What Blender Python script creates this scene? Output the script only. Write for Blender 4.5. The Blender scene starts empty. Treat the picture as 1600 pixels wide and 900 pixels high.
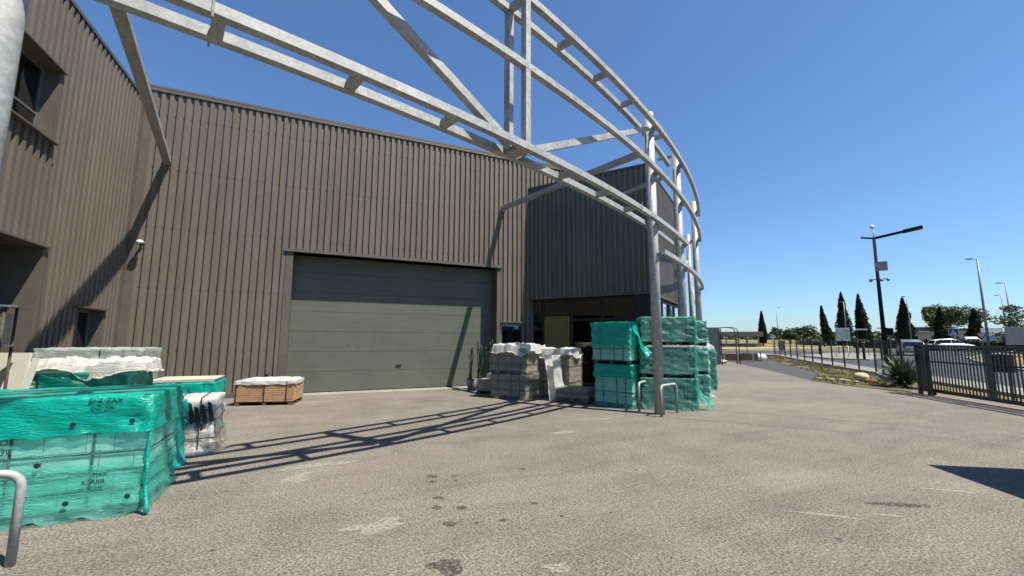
import bpy, bmesh, math, random
from math import sin, cos, pi, radians, atan2, sqrt, hypot
from mathutils import Vector, Matrix, noise
random.seed(7)
S = bpy.context.scene
COL = S.collection

# ---------------------------------------------------------------- camera, sky, sun, exposure
cd = bpy.data.cameras.new('camera'); cam = bpy.data.objects.new('camera', cd); COL.objects.link(cam)
S.camera = cam
YAW, PIT, ROLL = radians(24.2), radians(7.1), radians(0.25)
fwd = Vector((sin(YAW)*cos(PIT), cos(YAW)*cos(PIT), sin(PIT)))
rt0 = Vector((cos(YAW), -sin(YAW), 0)); up0 = rt0.cross(fwd)
rt = rt0*cos(ROLL)+up0*sin(ROLL); up = up0*cos(ROLL)-rt0*sin(ROLL)
cam.matrix_world = Matrix(((rt.x, up.x, -fwd.x, 0), (rt.y, up.y, -fwd.y, 0), (rt.z, up.z, -fwd.z, 1.6), (0, 0, 0, 1)))
cd.sensor_width = 36; cd.lens = 36*650/1600; cd.clip_start = .05; cd.clip_end = 6000

SUNV = Vector((.335, -.42, 1)).normalized()          # towards the sun
W = bpy.data.worlds.new('World'); S.world = W; W.use_nodes = True
nt = W.node_tree; bg = nt.nodes['Background']
sky = nt.nodes.new('ShaderNodeTexSky'); sky.sky_type = 'NISHITA'; sky.sun_disc = False
sky.sun_elevation = math.asin(SUNV.z); sky.sun_rotation = atan2(SUNV.x, SUNV.y)
sky.air_density = 1.0; sky.dust_density = .5; sky.ozone_density = 5.0; sky.altitude = 0
tn = nt.nodes.new('ShaderNodeMix'); tn.data_type = 'RGBA'; tn.blend_type = 'MULTIPLY'; tn.inputs[0].default_value = 1
tn.inputs[7].default_value = (.95, 1.16, 1.33, 1); nt.links.new(sky.outputs[0], tn.inputs[6]); nt.links.new(tn.outputs[2], bg.inputs[0]); bg.inputs[1].default_value = .066
ld = bpy.data.lights.new('sun', 'SUN'); ld.energy = 5.0; ld.angle = radians(.53); ld.color = (1, .94, .83)
lo = bpy.data.objects.new('sun', ld); COL.objects.link(lo)
lo.rotation_euler = SUNV.to_track_quat('Z', 'Y').to_euler()
vs = S.view_settings; vs.view_transform = 'Standard'; vs.look = 'None'; vs.exposure = .95; vs.gamma = 1
S.cycles.max_bounces = 8; S.cycles.transparent_max_bounces = 16; S.cycles.use_denoising = True

# ---------------------------------------------------------------- materials
def nodes(name):
    m = bpy.data.materials.new(name); m.use_nodes = True
    t = m.node_tree; b = t.nodes['Principled BSDF']
    return m, t, b
def N(t, typ, **kw):
    n = t.nodes.new('ShaderNode'+typ)
    for k, v in kw.items():
        if k.startswith('i_'):
            key = k[2:]; key = int(key) if key.isdigit() else key.replace('_', ' ')
            n.inputs[key].default_value = v
        else: setattr(n, k, v)
    return n
def ramp(t, src, stops):
    r = N(t, 'ValToRGB'); e = r.color_ramp.elements
    e[0].position = stops[0][0]; e[0].color = tuple(stops[0][1])+(1,)
    e[1].position = stops[-1][0]; e[1].color = tuple(stops[-1][1])+(1,)
    for p, c in stops[1:-1]:
        q = e.new(p); q.color = tuple(c)+(1,)
    t.links.new(src, r.inputs[0]); return r.outputs[0]
def g3(v): return (v, v, v)
def noise_n(t, scale, detail=4, rough=.6, vec=None, dist=0):
    n = N(t, 'TexNoise'); n.inputs['Scale'].default_value = scale; n.inputs['Detail'].default_value = detail
    n.inputs['Roughness'].default_value = rough; n.inputs['Distortion'].default_value = dist
    if vec is not None: t.links.new(vec, n.inputs['Vector'])
    return n.outputs[0]
def mixc(t, fac, a, b, mode='MIX'):
    m = N(t, 'Mix', data_type='RGBA', blend_type=mode)
    for k, v in ((0, fac), (6, a), (7, b)):
        if hasattr(v, 'links'): t.links.new(v, m.inputs[k])
        elif isinstance(v, (int, float)): m.inputs[k].default_value = v
        else: m.inputs[k].default_value = tuple(v)+(1,)
    return m.outputs[2]
def coords(t, kind='Object', scale=(1, 1, 1)):
    c = N(t, 'TexCoord'); mp = N(t, 'Mapping'); mp.inputs['Scale'].default_value = scale
    t.links.new(c.outputs[kind], mp.inputs[0]); return mp.outputs[0]
def bump(t, b, h, strength=.3, dist=.01):
    n = N(t, 'Bump'); n.inputs['Strength'].default_value = strength; n.inputs['Distance'].default_value = dist
    t.links.new(h, n.inputs['Height']); t.links.new(n.outputs[0], b.inputs['Normal'])

def simple(name, c, rough=.6, metal=0, var=.15, scale=6, spec=.5, stretch=(1, 1, 1), bmp=0):
    m, t, b = nodes(name)
    v = coords(t, 'Object', stretch); n = noise_n(t, scale, 5, .65, v)
    col = ramp(t, n, [(.3, [max(0, x*(1-var)) for x in c]), (.7, [min(1, x*(1+var)) for x in c])])
    t.links.new(col, b.inputs['Base Color'])
    b.inputs['Roughness'].default_value = rough; b.inputs['Metallic'].default_value = metal
    b.inputs['Specular IOR Level'].default_value = spec
    if bmp: bump(t, b, n, bmp, .01)
    return m

def mat_ground(name, lo_, hi_, fine=90, patch=(.3, .7), dust=None, grain=.55, bstr=.5):
    m, t, b = nodes(name); v = coords(t, 'Object')
    fineN = noise_n(t, fine, 5, .9, v); f2 = noise_n(t, fine*.4, 4, .8, v)
    med = noise_n(t, 1.3, 5, .6, v, .3); big = noise_n(t, .22, 4, .55, v, .6)
    base = ramp(t, med, [(patch[0], lo_), (patch[1], hi_)])
    g = ramp(t, fineN, [(.4, g3(1-grain)), (.5, g3(1)), (.6, g3(1+grain*.9))])
    g2 = ramp(t, f2, [(.36, g3(.75)), (.5, g3(1)), (.64, g3(1.2))])
    c = mixc(t, 1, base, g, 'MULTIPLY'); c = mixc(t, 1, c, g2, 'MULTIPLY')
    if dust:
        d = ramp(t, big, [(.48, g3(0)), (.66, g3(1))])
        d2 = mixc(t, .5, dust, mixc(t, 1, dust, g, 'MULTIPLY'))
        f = N(t, 'Math', operation='MULTIPLY'); t.links.new(d, f.inputs[0]); f.inputs[1].default_value = .4
        c = mixc(t, f.outputs[0], c, d2)
        wv = coords(t, 'Object', (.35, 2.4, 1)); st = noise_n(t, 1.1, 5, .7, wv, .8)
        dk = ramp(t, st, [(.32, g3(.86)), (.5, g3(1)), (.66, g3(1.06))]); c = mixc(t, 1, c, dk, 'MULTIPLY')
        pv = N(t, 'TexVoronoi'); pv.inputs['Scale'].default_value = 2.3; pv.inputs['Randomness'].default_value = 1; t.links.new(v, pv.inputs['Vector'])
        pd = ramp(t, pv.outputs['Distance'], [(.028, g3(.3)), (.05, g3(1))]); c = mixc(t, 1, c, pd, 'MULTIPLY')
    t.links.new(c, b.inputs['Base Color']); b.inputs['Roughness'].default_value = .92
    b.inputs['Specular IOR Level'].default_value = .25
    bump(t, b, fineN, bstr, .006)
    return m

M = {}
M['yard'] = mat_ground('worn_asphalt', (.2, .178, .15), (.262, .235, .2), 50, (.3, .7), (.37, .32, .26), .85)
M['patch'] = mat_ground('dark_asphalt', (.07, .07, .072), (.12, .118, .118), 60)
M['road'] = mat_ground('road_asphalt', (.075, .082, .092), (.115, .12, .13), 60, grain=.3)
M['paving'] = mat_ground('pale_concrete', (.32, .30, .26), (.42, .395, .35), 60, grain=.25)
M['kerb'] = simple('kerb_concrete', (.42, .4, .36), .9)
M['soil'] = mat_ground('weedy_soil', (.13, .1, .05), (.25, .2, .11), 30, grain=.5)
def mat_field():
    m, t, b = nodes('dry_field'); v = coords(t, 'Object', (.35, 1, 1))
    big = noise_n(t, .11, 6, .65, v, .4); fn = noise_n(t, 5, 3, .8, v)
    c = ramp(t, big, [(.3, (.12, .12, .04)), (.45, (.26, .21, .09)), (.6, (.38, .3, .15)), (.75, (.5, .41, .26))])
    c = mixc(t, 1, c, ramp(t, fn, [(.3, g3(.7)), (.7, g3(1.25))]), 'MULTIPLY')
    t.links.new(c, b.inputs['Base Color']); b.inputs['Roughness'].default_value = 1; b.inputs['Specular IOR Level'].default_value = .1
    return m
M['field'] = mat_field()

def mat_clad():
    m, t, b = nodes('brown_cladding'); v = coords(t, 'Object', (1.5, 1.5, .25))
    n = noise_n(t, 2.2, 5, .65, v); n2 = noise_n(t, 30, 3, .7, coords(t, 'Object', (1, 1, .3)))
    c = ramp(t, n, [(.25, (.192, .163, .134)), (.5, (.216, .185, .153)), (.75, (.24, .207, .173))])
    c = mixc(t, 1, c, ramp(t, n2, [(.3, g3(.93)), (.7, g3(1.06))]), 'MULTIPLY')
    vo = N(t, 'TexVoronoi'); vo.inputs['Scale'].default_value = 1.6; t.links.new(coords(t, 'Object'), vo.inputs['Vector'])
    sp = ramp(t, vo.outputs['Distance'], [(.012, g3(1)), (.02, g3(0))])
    c = mixc(t, sp, c, (.6, .58, .54))
    sx = N(t, 'SeparateXYZ'); cq = N(t, 'TexCoord'); t.links.new(cq.outputs['Object'], sx.inputs[0])
    ad = N(t, 'Math', operation='ADD'); t.links.new(sx.outputs[0], ad.inputs[0]); t.links.new(sx.outputs[1], ad.inputs[1])
    dv = N(t, 'Math', operation='DIVIDE'); t.links.new(ad.outputs[0], dv.inputs[0]); dv.inputs[1].default_value = 1.098
    fl = N(t, 'Math', operation='FLOOR'); t.links.new(dv.outputs[0], fl.inputs[0])
    wn = N(t, 'TexWhiteNoise', noise_dimensions='1D'); t.links.new(fl.outputs[0], wn.inputs['W'])
    c = mixc(t, 1, c, ramp(t, wn.outputs['Value'], [(0, g3(.92)), (1, g3(1.06))]), 'MULTIPLY')
    sk = noise_n(t, 9, 4, .7, coords(t, 'Object', (1.2, 1.2, .07))); c = mixc(t, 1, c, ramp(t, sk, [(.32, g3(.86)), (.5, g3(1)), (.7, g3(1.06))]), 'MULTIPLY')
    # dusty splash near the ground
    z = N(t, 'SeparateXYZ'); cc = N(t, 'TexCoord'); t.links.new(cc.outputs['Object'], z.inputs[0])
    zz = N(t, 'Math', operation='MULTIPLY_ADD'); t.links.new(n2, zz.inputs[0]); zz.inputs[1].default_value = -.5; t.links.new(z.outputs[2], zz.inputs[2])
    dd = ramp(t, zz.outputs[0], [(-.1+.1, g3(.5)), (.45, g3(0))]); c = mixc(t, dd, c, (.27, .24, .2))
    t.links.new(c, b.inputs['Base Color']); b.inputs['Roughness'].default_value = .5; b.inputs['Specular IOR Level'].default_value = .35
    b.inputs['Metallic'].default_value = .1
    return m
M['clad'] = mat_clad()
M['trim'] = simple('brown_flashing', (.16, .138, .115), .5, .1, .12, 3)
M['screw'] = simple('screw_heads', (.05, .042, .035), .5)
M['black'] = simple('black_frame', (.012, .012, .013), .4, 0, .2)
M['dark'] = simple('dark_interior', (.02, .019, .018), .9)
M['roof'] = simple('roof_sheet', (.1, .09, .08), .8)
M['alu'] = simple('grey_window_frame', (.28, .29, .29), .4, .5, .1)
def mat_galv():
    m, t, b = nodes('galvanised_steel'); v = coords(t, 'Object')
    vo = N(t, 'TexVoronoi'); vo.inputs['Scale'].default_value = 38; t.links.new(v, vo.inputs['Vector'])
    n = noise_n(t, 7, 6, .75, v, .5); n3 = noise_n(t, 1.5, 3, .6, v)
    c = ramp(t, n, [(.25, (.36, .37, .365)), (.5, (.53, .54, .525)), (.75, (.73, .73, .71))])
    w = N(t, 'RGBToBW'); t.links.new(vo.outputs['Color'], w.inputs[0])
    c = mixc(t, 1, c, ramp(t, w.outputs[0], [(.2, g3(.88)), (.8, g3(1.08))]), 'MULTIPLY')
    c = mixc(t, 1, c, ramp(t, n3, [(.3, g3(.85)), (.7, g3(1.1))]), 'MULTIPLY')
    t.links.new(c, b.inputs['Base Color']); b.inputs['Metallic'].default_value = .15
    t.links.new(ramp(t, n, [(.3, g3(.5)), (.7, g3(.72))]), b.inputs['Roughness'])
    return m
M['galv'] = mat_galv()
def mat_door():
    m, t, b = nodes('grey_green_door'); v = coords(t, 'Object', (.12, 1, 2.5))
    n = noise_n(t, 6, 6, .7, v); n2 = noise_n(t, 1.0, 5, .6, coords(t, 'Object'))
    c = ramp(t, n, [(.3, (.150, .158, .128)), (.7, (.182, .190, .156))])
    c = mixc(t, 1, c, ramp(t, n2, [(.3, g3(.88)), (.65, g3(1.04))]), 'MULTIPLY')
    # scuffs in the middle-left of the door
    n4 = noise_n(t, 9, 5, .75, coords(t, 'Object', (.7, 1, 1.3)), 1.2)
    r = N(t, 'Vector', ) if False else None
    mp = N(t, 'Mapping'); mp.inputs['Location'].default_value = (-.55, -13.99, -1.55); c0 = N(t, 'TexCoord'); t.links.new(c0.outputs['Object'], mp.inputs[0])
    mp2 = N(t, 'Mapping'); mp2.inputs['Scale'].default_value = (.42, .1, 1.1); t.links.new(mp.outputs[0], mp2.inputs[0])
    ln = N(t, 'VectorMath', operation='LENGTH'); t.links.new(mp2.outputs[0], ln.inputs[0])
    k = ramp(t, ln.outputs['Value'], [(.25, g3(1)), (1, g3(0))]); s = ramp(t, n4, [(.6, g3(0)), (.66, g3(1))])
    f = mixc(t, 1, k, s, 'MULTIPLY'); c = mixc(t, f, c, (.09, .095, .085))
    t.links.new(c, b.inputs['Base Color']); b.inputs['Roughness'].default_value = .5; b.inputs['Specular IOR Level'].default_value = .3
    bump(t, b, n, .12, .004)
    return m
M['door'] = mat_door()
def mat_glass(name, tint=(.5, .55, .55), rough=.03, fac=.55):
    m, t, b = nodes(name); out = t.nodes['Material Output']
    tr = N(t, 'BsdfTransparent'); tr.inputs[0].default_value = tint+(1,)
    gl = N(t, 'BsdfGlossy'); gl.inputs['Roughness'].default_value = rough; gl.inputs['Color'].default_value = (.9, .92, .95, 1)
    fr = N(t, 'Fresnel'); fr.inputs[0].default_value = 1.9
    mx = N(t, 'MixShader'); t.links.new(fr.outputs[0], mx.inputs[0]); t.links.new(tr.outputs[0], mx.inputs[1]); t.links.new(gl.outputs[0], mx.inputs[2])
    t.links.new(mx.outputs[0], out.inputs[0]); t.nodes.remove(b); return m
M['glass'] = mat_glass('window_glass', (.28, .3, .3))
def mat_film(name, col, tint, op_lo, op_hi, rough=.28, nscale=5, spec=.6):
    """thin plastic film: glossy coloured surface that lets tinted light through"""
    m, t, b = nodes(name); out = t.nodes['Material Output']
    v = coords(t, 'Object', (1, 1, 2.5)); n = noise_n(t, nscale*.45, 4, .55, v, .6)
    cc = N(t, 'TexCoord'); mp = N(t, 'Mapping'); mp.inputs['Rotation'].default_value = (.5, .55, 0); mp.inputs['Scale'].default_value = (2.2, 2.2, 11); t.links.new(cc.outputs['Object'], mp.inputs[0])
    fa = noise_n(t, 1.6, 4, .6, mp.outputs[0], .8)
    mp2 = N(t, 'Mapping'); mp2.inputs['Rotation'].default_value = (-.6, -.5, 0); mp2.inputs['Scale'].default_value = (2.5, 2.5, 14); t.links.new(cc.outputs['Object'], mp2.inputs[0])
    fb_ = noise_n(t, 1.6, 4, .6, mp2.outputs[0], .8)
    fx = N(t, 'Math', operation='ADD'); t.links.new(ramp(t, fa, [(.4, g3(0)), (.5, g3(1)), (.6, g3(0))]), fx.inputs[0]); t.links.new(ramp(t, fb_, [(.42, g3(0)), (.5, g3(.8)), (.58, g3(0))]), fx.inputs[1])
    fn = fx.outputs[0]
    b.inputs['Base Color'].default_value = col+(1,); b.inputs['Roughness'].default_value = rough; b.inputs['Specular IOR Level'].default_value = spec
    t.links.new(mixc(t, n, [x*.8 for x in col], [min(1, x*1.25) for x in col]), b.inputs['Base Color'])
    bump(t, b, fn, .42, .014)
    tl = N(t, 'BsdfTranslucent'); tl.inputs[0].default_value = col+(1,)
    m0 = N(t, 'MixShader'); m0.inputs[0].default_value = .25; t.links.new(b.outputs[0], m0.inputs[1]); t.links.new(tl.outputs[0], m0.inputs[2])
    tr = N(t, 'BsdfTransparent'); tr.inputs[0].default_value = tint+(1,)
    mx = N(t, 'MixShader'); t.links.new(ramp(t, n, [(.3, g3(op_lo)), (.7, g3(op_hi))]), mx.inputs[0])
    t.links.new(tr.outputs[0], mx.inputs[1]); t.links.new(m0.outputs[0], mx.inputs[2]); t.links.new(mx.outputs[0], out.inputs[0])
    return m
M['film_thin'] = mat_film('thin_green_film', (.26, .86, .73), (.64, .98, .9), .2, .5, .2)
M['film_thick'] = mat_film('thick_green_film', (.0, .68, .56), (.25, .9, .78), .6, .92, .2)
M['film_old'] = mat_film('faded_green_film', (.2, .62, .52), (.5, .88, .78), .34, .42, .28)
M['film_clear'] = mat_film('clear_dusty_film', (.82, .88, .83), (.82, .95, .9), .25, .75, .3)
M['film_white'] = mat_film('white_film', (1, .99, .95), (.9, .9, .88), .75, .98, .4)
M['film_grey'] = mat_film('dusty_grey_film', (.5, .48, .44), (.88, .88, .85), .1, .45, .4)

def mat_carton(name, c, mark=.4, hscale=3.3):
    m, t, b = nodes(name); v = coords(t, 'Object')
    n = noise_n(t, 3, 4, .6, v)
    oi = N(t, 'TexCoord'); 
    c1 = ramp(t, n, [(.3, [x*.85 for x in c]), (.7, [min(1, x*1.08) for x in c])])
    # small printed blocks and lines
    br = N(t, 'TexBrick'); br.inputs['Scale'].default_value = 1; br.inputs['Brick Width'].default_value = .085; br.inputs['Row Height'].default_value = .026
    br.inputs['Mortar Size'].default_value = .008; br.inputs['Color1'].default_value = (0, 0, 0, 1); br.inputs['Color2'].default_value = (1, 1, 1, 1); br.inputs['Mortar'].default_value = (0, 0, 0, 1)
    rot = N(t, 'Mapping'); rot.inputs['Rotation'].default_value = (radians(90), 0, 0); t.links.new(v, rot.inputs[0])
    t.links.new(rot.outputs[0], br.inputs['Vector'])
    nn = noise_n(t, 5, 2, .5, v); mk = ramp(t, nn, [(.56, g3(0)), (.6, g3(1))])
    bb = ramp(t, br.outputs[0], [(.55, g3(0)), (.6, g3(1))])
    fn = noise_n(t, 90, 2, .5, coords(t, 'Object', (1, 1, .6))); fk = ramp(t, fn, [(.47, g3(0)), (.53, g3(1))])
    f = mixc(t, 1, mixc(t, 1, mk, bb, 'MULTIPLY'), fk, 'MULTIPLY')
    f2 = mixc(t, 1, f, g3(mark), 'MULTIPLY')
    c2 = mixc(t, f2, c1, (.08, .08, .08))
    t.links.new(c2, b.inputs['Base Color']); b.inputs['Roughness'].default_value = .7
    return m
M['carton'] = mat_carton('pale_carton', (1, 1, .94), .95)
M['carton_grey'] = mat_carton('grey_carton', (.46, .43, .37), .9)
M['carton_brown'] = mat_carton('brown_carton', (.62, .37, .2), .8)
M['gap'] = simple('carton_gap', (.05, .06, .05), .9)
M['strap'] = simple('black_strap', (.02, .03, .028), .45)
M['ink'] = simple('printed_ink', (.012, .03, .027), .6)
M['wood'] = simple('pallet_wood', (.3, .22, .14), .85, 0, .35, 9, .2, (1, 6, 6))
M['wood_dark'] = simple('weathered_wood', (.13, .1, .07), .9, 0, .35, 9, .2, (1, 6, 6))
M['slab'] = simple('cream_tile', (.95, .9, .76), .5, 0, .06, 4)
M['slab_edge'] = simple('beige_tile', (.75, .66, .53), .7)
M['foil'] = mat_film('white_plastic_sheet', (.98, .97, .92), (.9, .9, .9), .93, 1, .35)
M['foil_cream'] = mat_film('cream_plastic_sheet', (.98, .93, .8), (.9, .85, .8), .8, 1, .35)
M['green_cloth'] = mat_film('green_bag_plastic', (.0, .28, .21), (.1, .6, .5), .9, 1, .3)
M['stone'] = simple('pale_boulder', (.66, .54, .34), .9, 0, .25, 5, .2, bmp=.6)
M['stone_brown'] = simple('brown_stone', (.22, .13, .08), .9, 0, .3, 6, .2, bmp=.6)
M['leaf'] = simple('leaf', (.075, .12, .045), .6, 0, .45, 1.2)
M['leaf_light'] = simple('light_leaf', (.12, .15, .035), .6, 0, .5, .8)
M['cypress'] = simple('cypress_leaf', (.018, .030, .012), .8, 0, .5, 1.5, .2)
M['hedge'] = simple('hedge_leaf', (.045, .055, .02), .8, 0, .5, 1.2)
M['dryleaf'] = simple('dry_grass', (.3, .25, .1), .9, 0, .35, 6)
M['weed'] = simple('green_weed', (.13, .15, .05), .8, 0, .35, 6)
M['yucca'] = simple('yucca_blade', (.13, .16, .1), .6, 0, .35, 4)
M['bark'] = simple('bark', (.12, .09, .07), .95)
M['lamp_dark'] = simple('dark_blue_paint', (.018, .022, .035), .8, 0, .1, 6, .12)
M['lamp_grey'] = simple('grey_lamp_post', (.3, .31, .31), .5, .4)
M['gate'] = simple('dark_green_gate_paint', (.016, .026, .022), .45, 0, .2)
M['white'] = simple('white_paint', (1, 1, .97), .4, 0, .05)
M['carwhite'] = simple('white_car_paint', (1, 1, .98), .22, 0, .03)
M['cargrey'] = simple('silver_car_paint', (.34, .35, .35), .25, .4, .05)
M['tyre'] = simple('rubber', (.02, .02, .02), .8)
M['carglass'] = simple('car_glass', (.012, .014, .016), .08, 0, .1)
M['red'] = simple('red_sign', (.5, .03, .03), .5, 0, .05)
M['blue'] = simple('blue_sign', (.02, .05, .28), .5, 0, .05)
M['lens'] = simple('lamp_lens', (.6, .6, .58), .2)
M['taillight'] = simple('red_lens', (.35, .02, .02), .2)
M['truck_side'] = simple('grey_truck_side', (.42, .44, .46), .5, 0, .08, 3)
M['wall_pale'] = simple('pale_render', (.62, .6, .55), .8)
M['roof_grey'] = simple('grey_roof', (.36, .36, .37), .6)
M['olive'] = simple('olive_panel', (.2, .17, .045), .6)
M['plastic_grey'] = simple('grey_box', (.42, .4, .37), .5)
M['pot'] = simple('grey_pot', (.2, .2, .19), .7)
M['caster'] = simple('caster_paint', (.1, .13, .18), .5)
M['stain'] = None
def mat_stain(name, c, a):
    m, t, b = nodes(name); out = t.nodes['Material Output']; n = noise_n(t, 30, 5, .8, coords(t, 'Object'))
    b.inputs['Base Color'].default_value = c+(1,); b.inputs['Roughness'].default_value = .8
    tr = N(t, 'BsdfTransparent'); mx = N(t, 'MixShader'); t.links.new(ramp(t, n, [(.38, g3(0)), (.62, g3(a))]), mx.inputs[0])
    t.links.new(tr.outputs[0], mx.inputs[1]); t.links.new(b.outputs[0], mx.inputs[2]); t.links.new(mx.outputs[0], out.inputs[0]); return m
M['oil'] = mat_stain('oil_stain', (.06, .052, .042), .85)
M['scuff'] = mat_stain('white_scuff', (.66, .61, .52), .6)
M['dust'] = mat_stain('pale_dust', (.42, .37, .3), .22)

ALBEDO = .585          # every surface colour above is scaled by this once, to suit the exposure
_done = set()
def settle(m):
    if m.name in _done: return
    _done.add(m.name); t = m.node_tree
    for b in [n for n in t.nodes if n.type == 'BSDF_PRINCIPLED']:
        i = b.inputs['Base Color']
        if i.is_linked:
            src = i.links[0].from_socket; t.links.new(mixc(t, 1, src, g3(ALBEDO), 'MULTIPLY'), i)
        else: i.default_value = tuple(c*ALBEDO for c in i.default_value[:3])+(1,)

# ---------------------------------------------------------------- mesh helpers
def obj(name, bm, mat, parent=None, smooth=False, loc=None, rot=None):
    me = bpy.data.meshes.new(name); bm.normal_update(); bm.to_mesh(me); bm.free()
    for m in (mat if isinstance(mat, (list, tuple)) else [mat]):
        m = M[m] if isinstance(m, str) else m; settle(m); me.materials.append(m)
    if smooth:
        for p in me.polygons: p.use_smooth = True
    o = bpy.data.objects.new(name, me); COL.objects.link(o)
    if parent is not None: o.parent = parent
    if loc is not None: o.location = loc
    if rot is not None: o.rotation_euler = (0, 0, rot)
    return o
def thing(name, label, cat, loc=(0, 0, 0), rotz=0, group=None):
    o = bpy.data.objects.new(name, None); COL.objects.link(o); o.location = loc; o.rotation_euler = (0, 0, rotz)
    o.empty_display_size = .1; o['label'] = label; o['category'] = cat
    if group: o['group'] = group
    return o
def tag(o, label, cat, group=None):
    o['label'] = label; o['category'] = cat
    if group: o['group'] = group
    return o
def struct(o): o['kind'] = 'structure'; return o
def box(bm, x0, x1, y0, y1, z0, z1, mi=0, bev=0):
    r = bmesh.ops.create_cube(bm, size=1)['verts']
    for v in r:
        v.co = Vector(((x0+x1)/2+v.co.x*(x1-x0), (y0+y1)/2+v.co.y*(y1-y0), (z0+z1)/2+v.co.z*(z1-z0)))
    fs = set(f for v in r for f in v.link_faces)
    for f in fs: f.material_index = mi
    if bev:
        es = set(e for f in fs for e in f.edges)
        bmesh.ops.bevel(bm, geom=list(es), offset=bev, segments=2, affect='EDGES', profile=.6)
    return r
def beam(bm, a, b, w, h, upv=(0, 0, 1), mi=0):
    a = Vector(a); b = Vector(b); d = (b-a); L = d.length; d.normalize()
    s = d.cross(Vector(upv)); 
    if s.length < 1e-4: s = Vector((1, 0, 0))
    s.normalize(); u = s.cross(d)
    vs_ = []
    for e in (a, b):
        for i, j in ((-1, -1), (1, -1), (1, 1), (-1, 1)): vs_.append(bm.verts.new(e+s*(i*w/2)+u*(j*h/2)))
    F = [(0, 1, 2, 3), (7, 6, 5, 4)]+[(i, i+4, (i+1) % 4+4, (i+1) % 4) for i in range(4)]
    for f in F: q = bm.faces.new([vs_[k] for k in f]); q.material_index = mi
def tube(bm, pts, r, seg=12, cap=True, mi=0):
    pts = [Vector(p) for p in pts]; rs = r if isinstance(r, (list, tuple)) else [r]*len(pts)
    prev = None; ref = None
    for i, p in enumerate(pts):
        d = (pts[min(i+1, len(pts)-1)]-pts[max(i-1, 0)]).normalized()
        if ref is None:
            ref = Vector((0, 0, 1)) if abs(d.z) < .9 else Vector((1, 0, 0))
        s = d.cross(ref).normalized(); u = s.cross(d); ref = u
        ring = [bm.verts.new(p+(s*cos(2*pi*k/seg)+u*sin(2*pi*k/seg))*rs[i]) for k in range(seg)]
        if prev:
            for k in range(seg):
                f = bm.faces.new((prev[k], prev[(k+1) % seg], ring[(k+1) % seg], ring[k])); f.material_index = mi; f.smooth = True
        elif cap: bm.faces.new(ring[::-1]).material_index = mi
        prev = ring
    if cap: bm.faces.new(prev).material_index = mi
def cyl(bm, x, y, z0, z1, r, seg=16, mi=0, r2=None): tube(bm, [(x, y, z0), (x, y, z1)], [r, r if r2 is None else r2], seg, True, mi)
def B(): return bmesh.new()
def bx(name, mat, parent, *a, bev=0, **k):
    bm = B(); box(bm, *a, bev=bev); return obj(name, bm, mat, parent, **k)
def fbm(x, y, z, o=4):
    s = 0; a = .5
    for i in range(o): s += a*noise.noise(Vector((x, y, z))); x, y, z, a = x*2.03, y*2.03, z*2.03, a*.5
    return s
def lump(sx, sy, sz, seed, amp=.18, fr=1.6, sub=4, flat=True, ridge=0):
    bm = B(); bmesh.ops.create_icosphere(bm, subdivisions=sub, radius=1)
    for v in bm.verts:
        p = v.co.copy(); n = fbm(p.x*fr+seed, p.y*fr, p.z*fr)
        if ridge: n += ridge*(abs(fbm(p.x*fr*3+seed, p.y*fr*3+5, p.z*fr*3))-.15)
        p *= 1+amp*2*n
        q = Vector((math.copysign(abs(p.x)**.8, p.x), math.copysign(abs(p.y)**.8, p.y), p.z))
        v.co = Vector((q.x*sx/2, q.y*sy/2, (q.z+1)*sz/2))
        if flat and v.co.z < .06*sz: v.co.z = .06*sz*0+max(0, v.co.z)*.3
    return bm
def text_obj(body, size, mat, parent, mtx, name='lettering'):
    cu = bpy.data.curves.new('txt', 'FONT'); cu.body = body; cu.size = size; cu.align_x = 'LEFT'; cu.extrude = .0008
    o = bpy.data.objects.new('txt', cu); COL.objects.link(o)
    dg = bpy.context.evaluated_depsgraph_get(); me = bpy.data.meshes.new_from_object(o.evaluated_get(dg)); bpy.data.objects.remove(o)
    me.materials.clear(); me.materials.append(M[mat]); me.name = name
    r = bpy.data.objects.new(name, me); COL.objects.link(r); r.parent = parent; r.matrix_local = mtx; return r

# terrain rises very gently away from the yard
SDX, SDY = sin(radians(70)), cos(radians(70))
def gz(x, y): return max(0., .01*(x*SDX+y*SDY-32))
def sheet(name, poly, z, mat, thick=0, kind=True, cuts=0):
    bm = B(); f = bm.faces.new([bm.verts.new((x, y, 0)) for x, y in poly])
    bmesh.ops.bisect_plane(bm, geom=bm.faces[:]+bm.edges[:]+bm.verts[:], plane_co=(SDX*32, SDY*32, 0), plane_no=(SDX, SDY, 0))
    for v in bm.verts: v.co.z = gz(v.co.x, v.co.y)+z
    bm.normal_update()
    for f in bm.faces:
        if f.normal.z < 0: f.normal_flip()
    if thick:
        r = bmesh.ops.extrude_face_region(bm, geom=bm.faces[:])
        for e in r['geom']:
            if isinstance(e, bmesh.types.BMVert): e.co.z -= thick
    bmesh.ops.triangulate(bm, faces=[f for f in bm.faces if len(f.verts) > 4])
    o = obj(name, bm, mat)
    if kind: struct(o)
    return o

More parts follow.
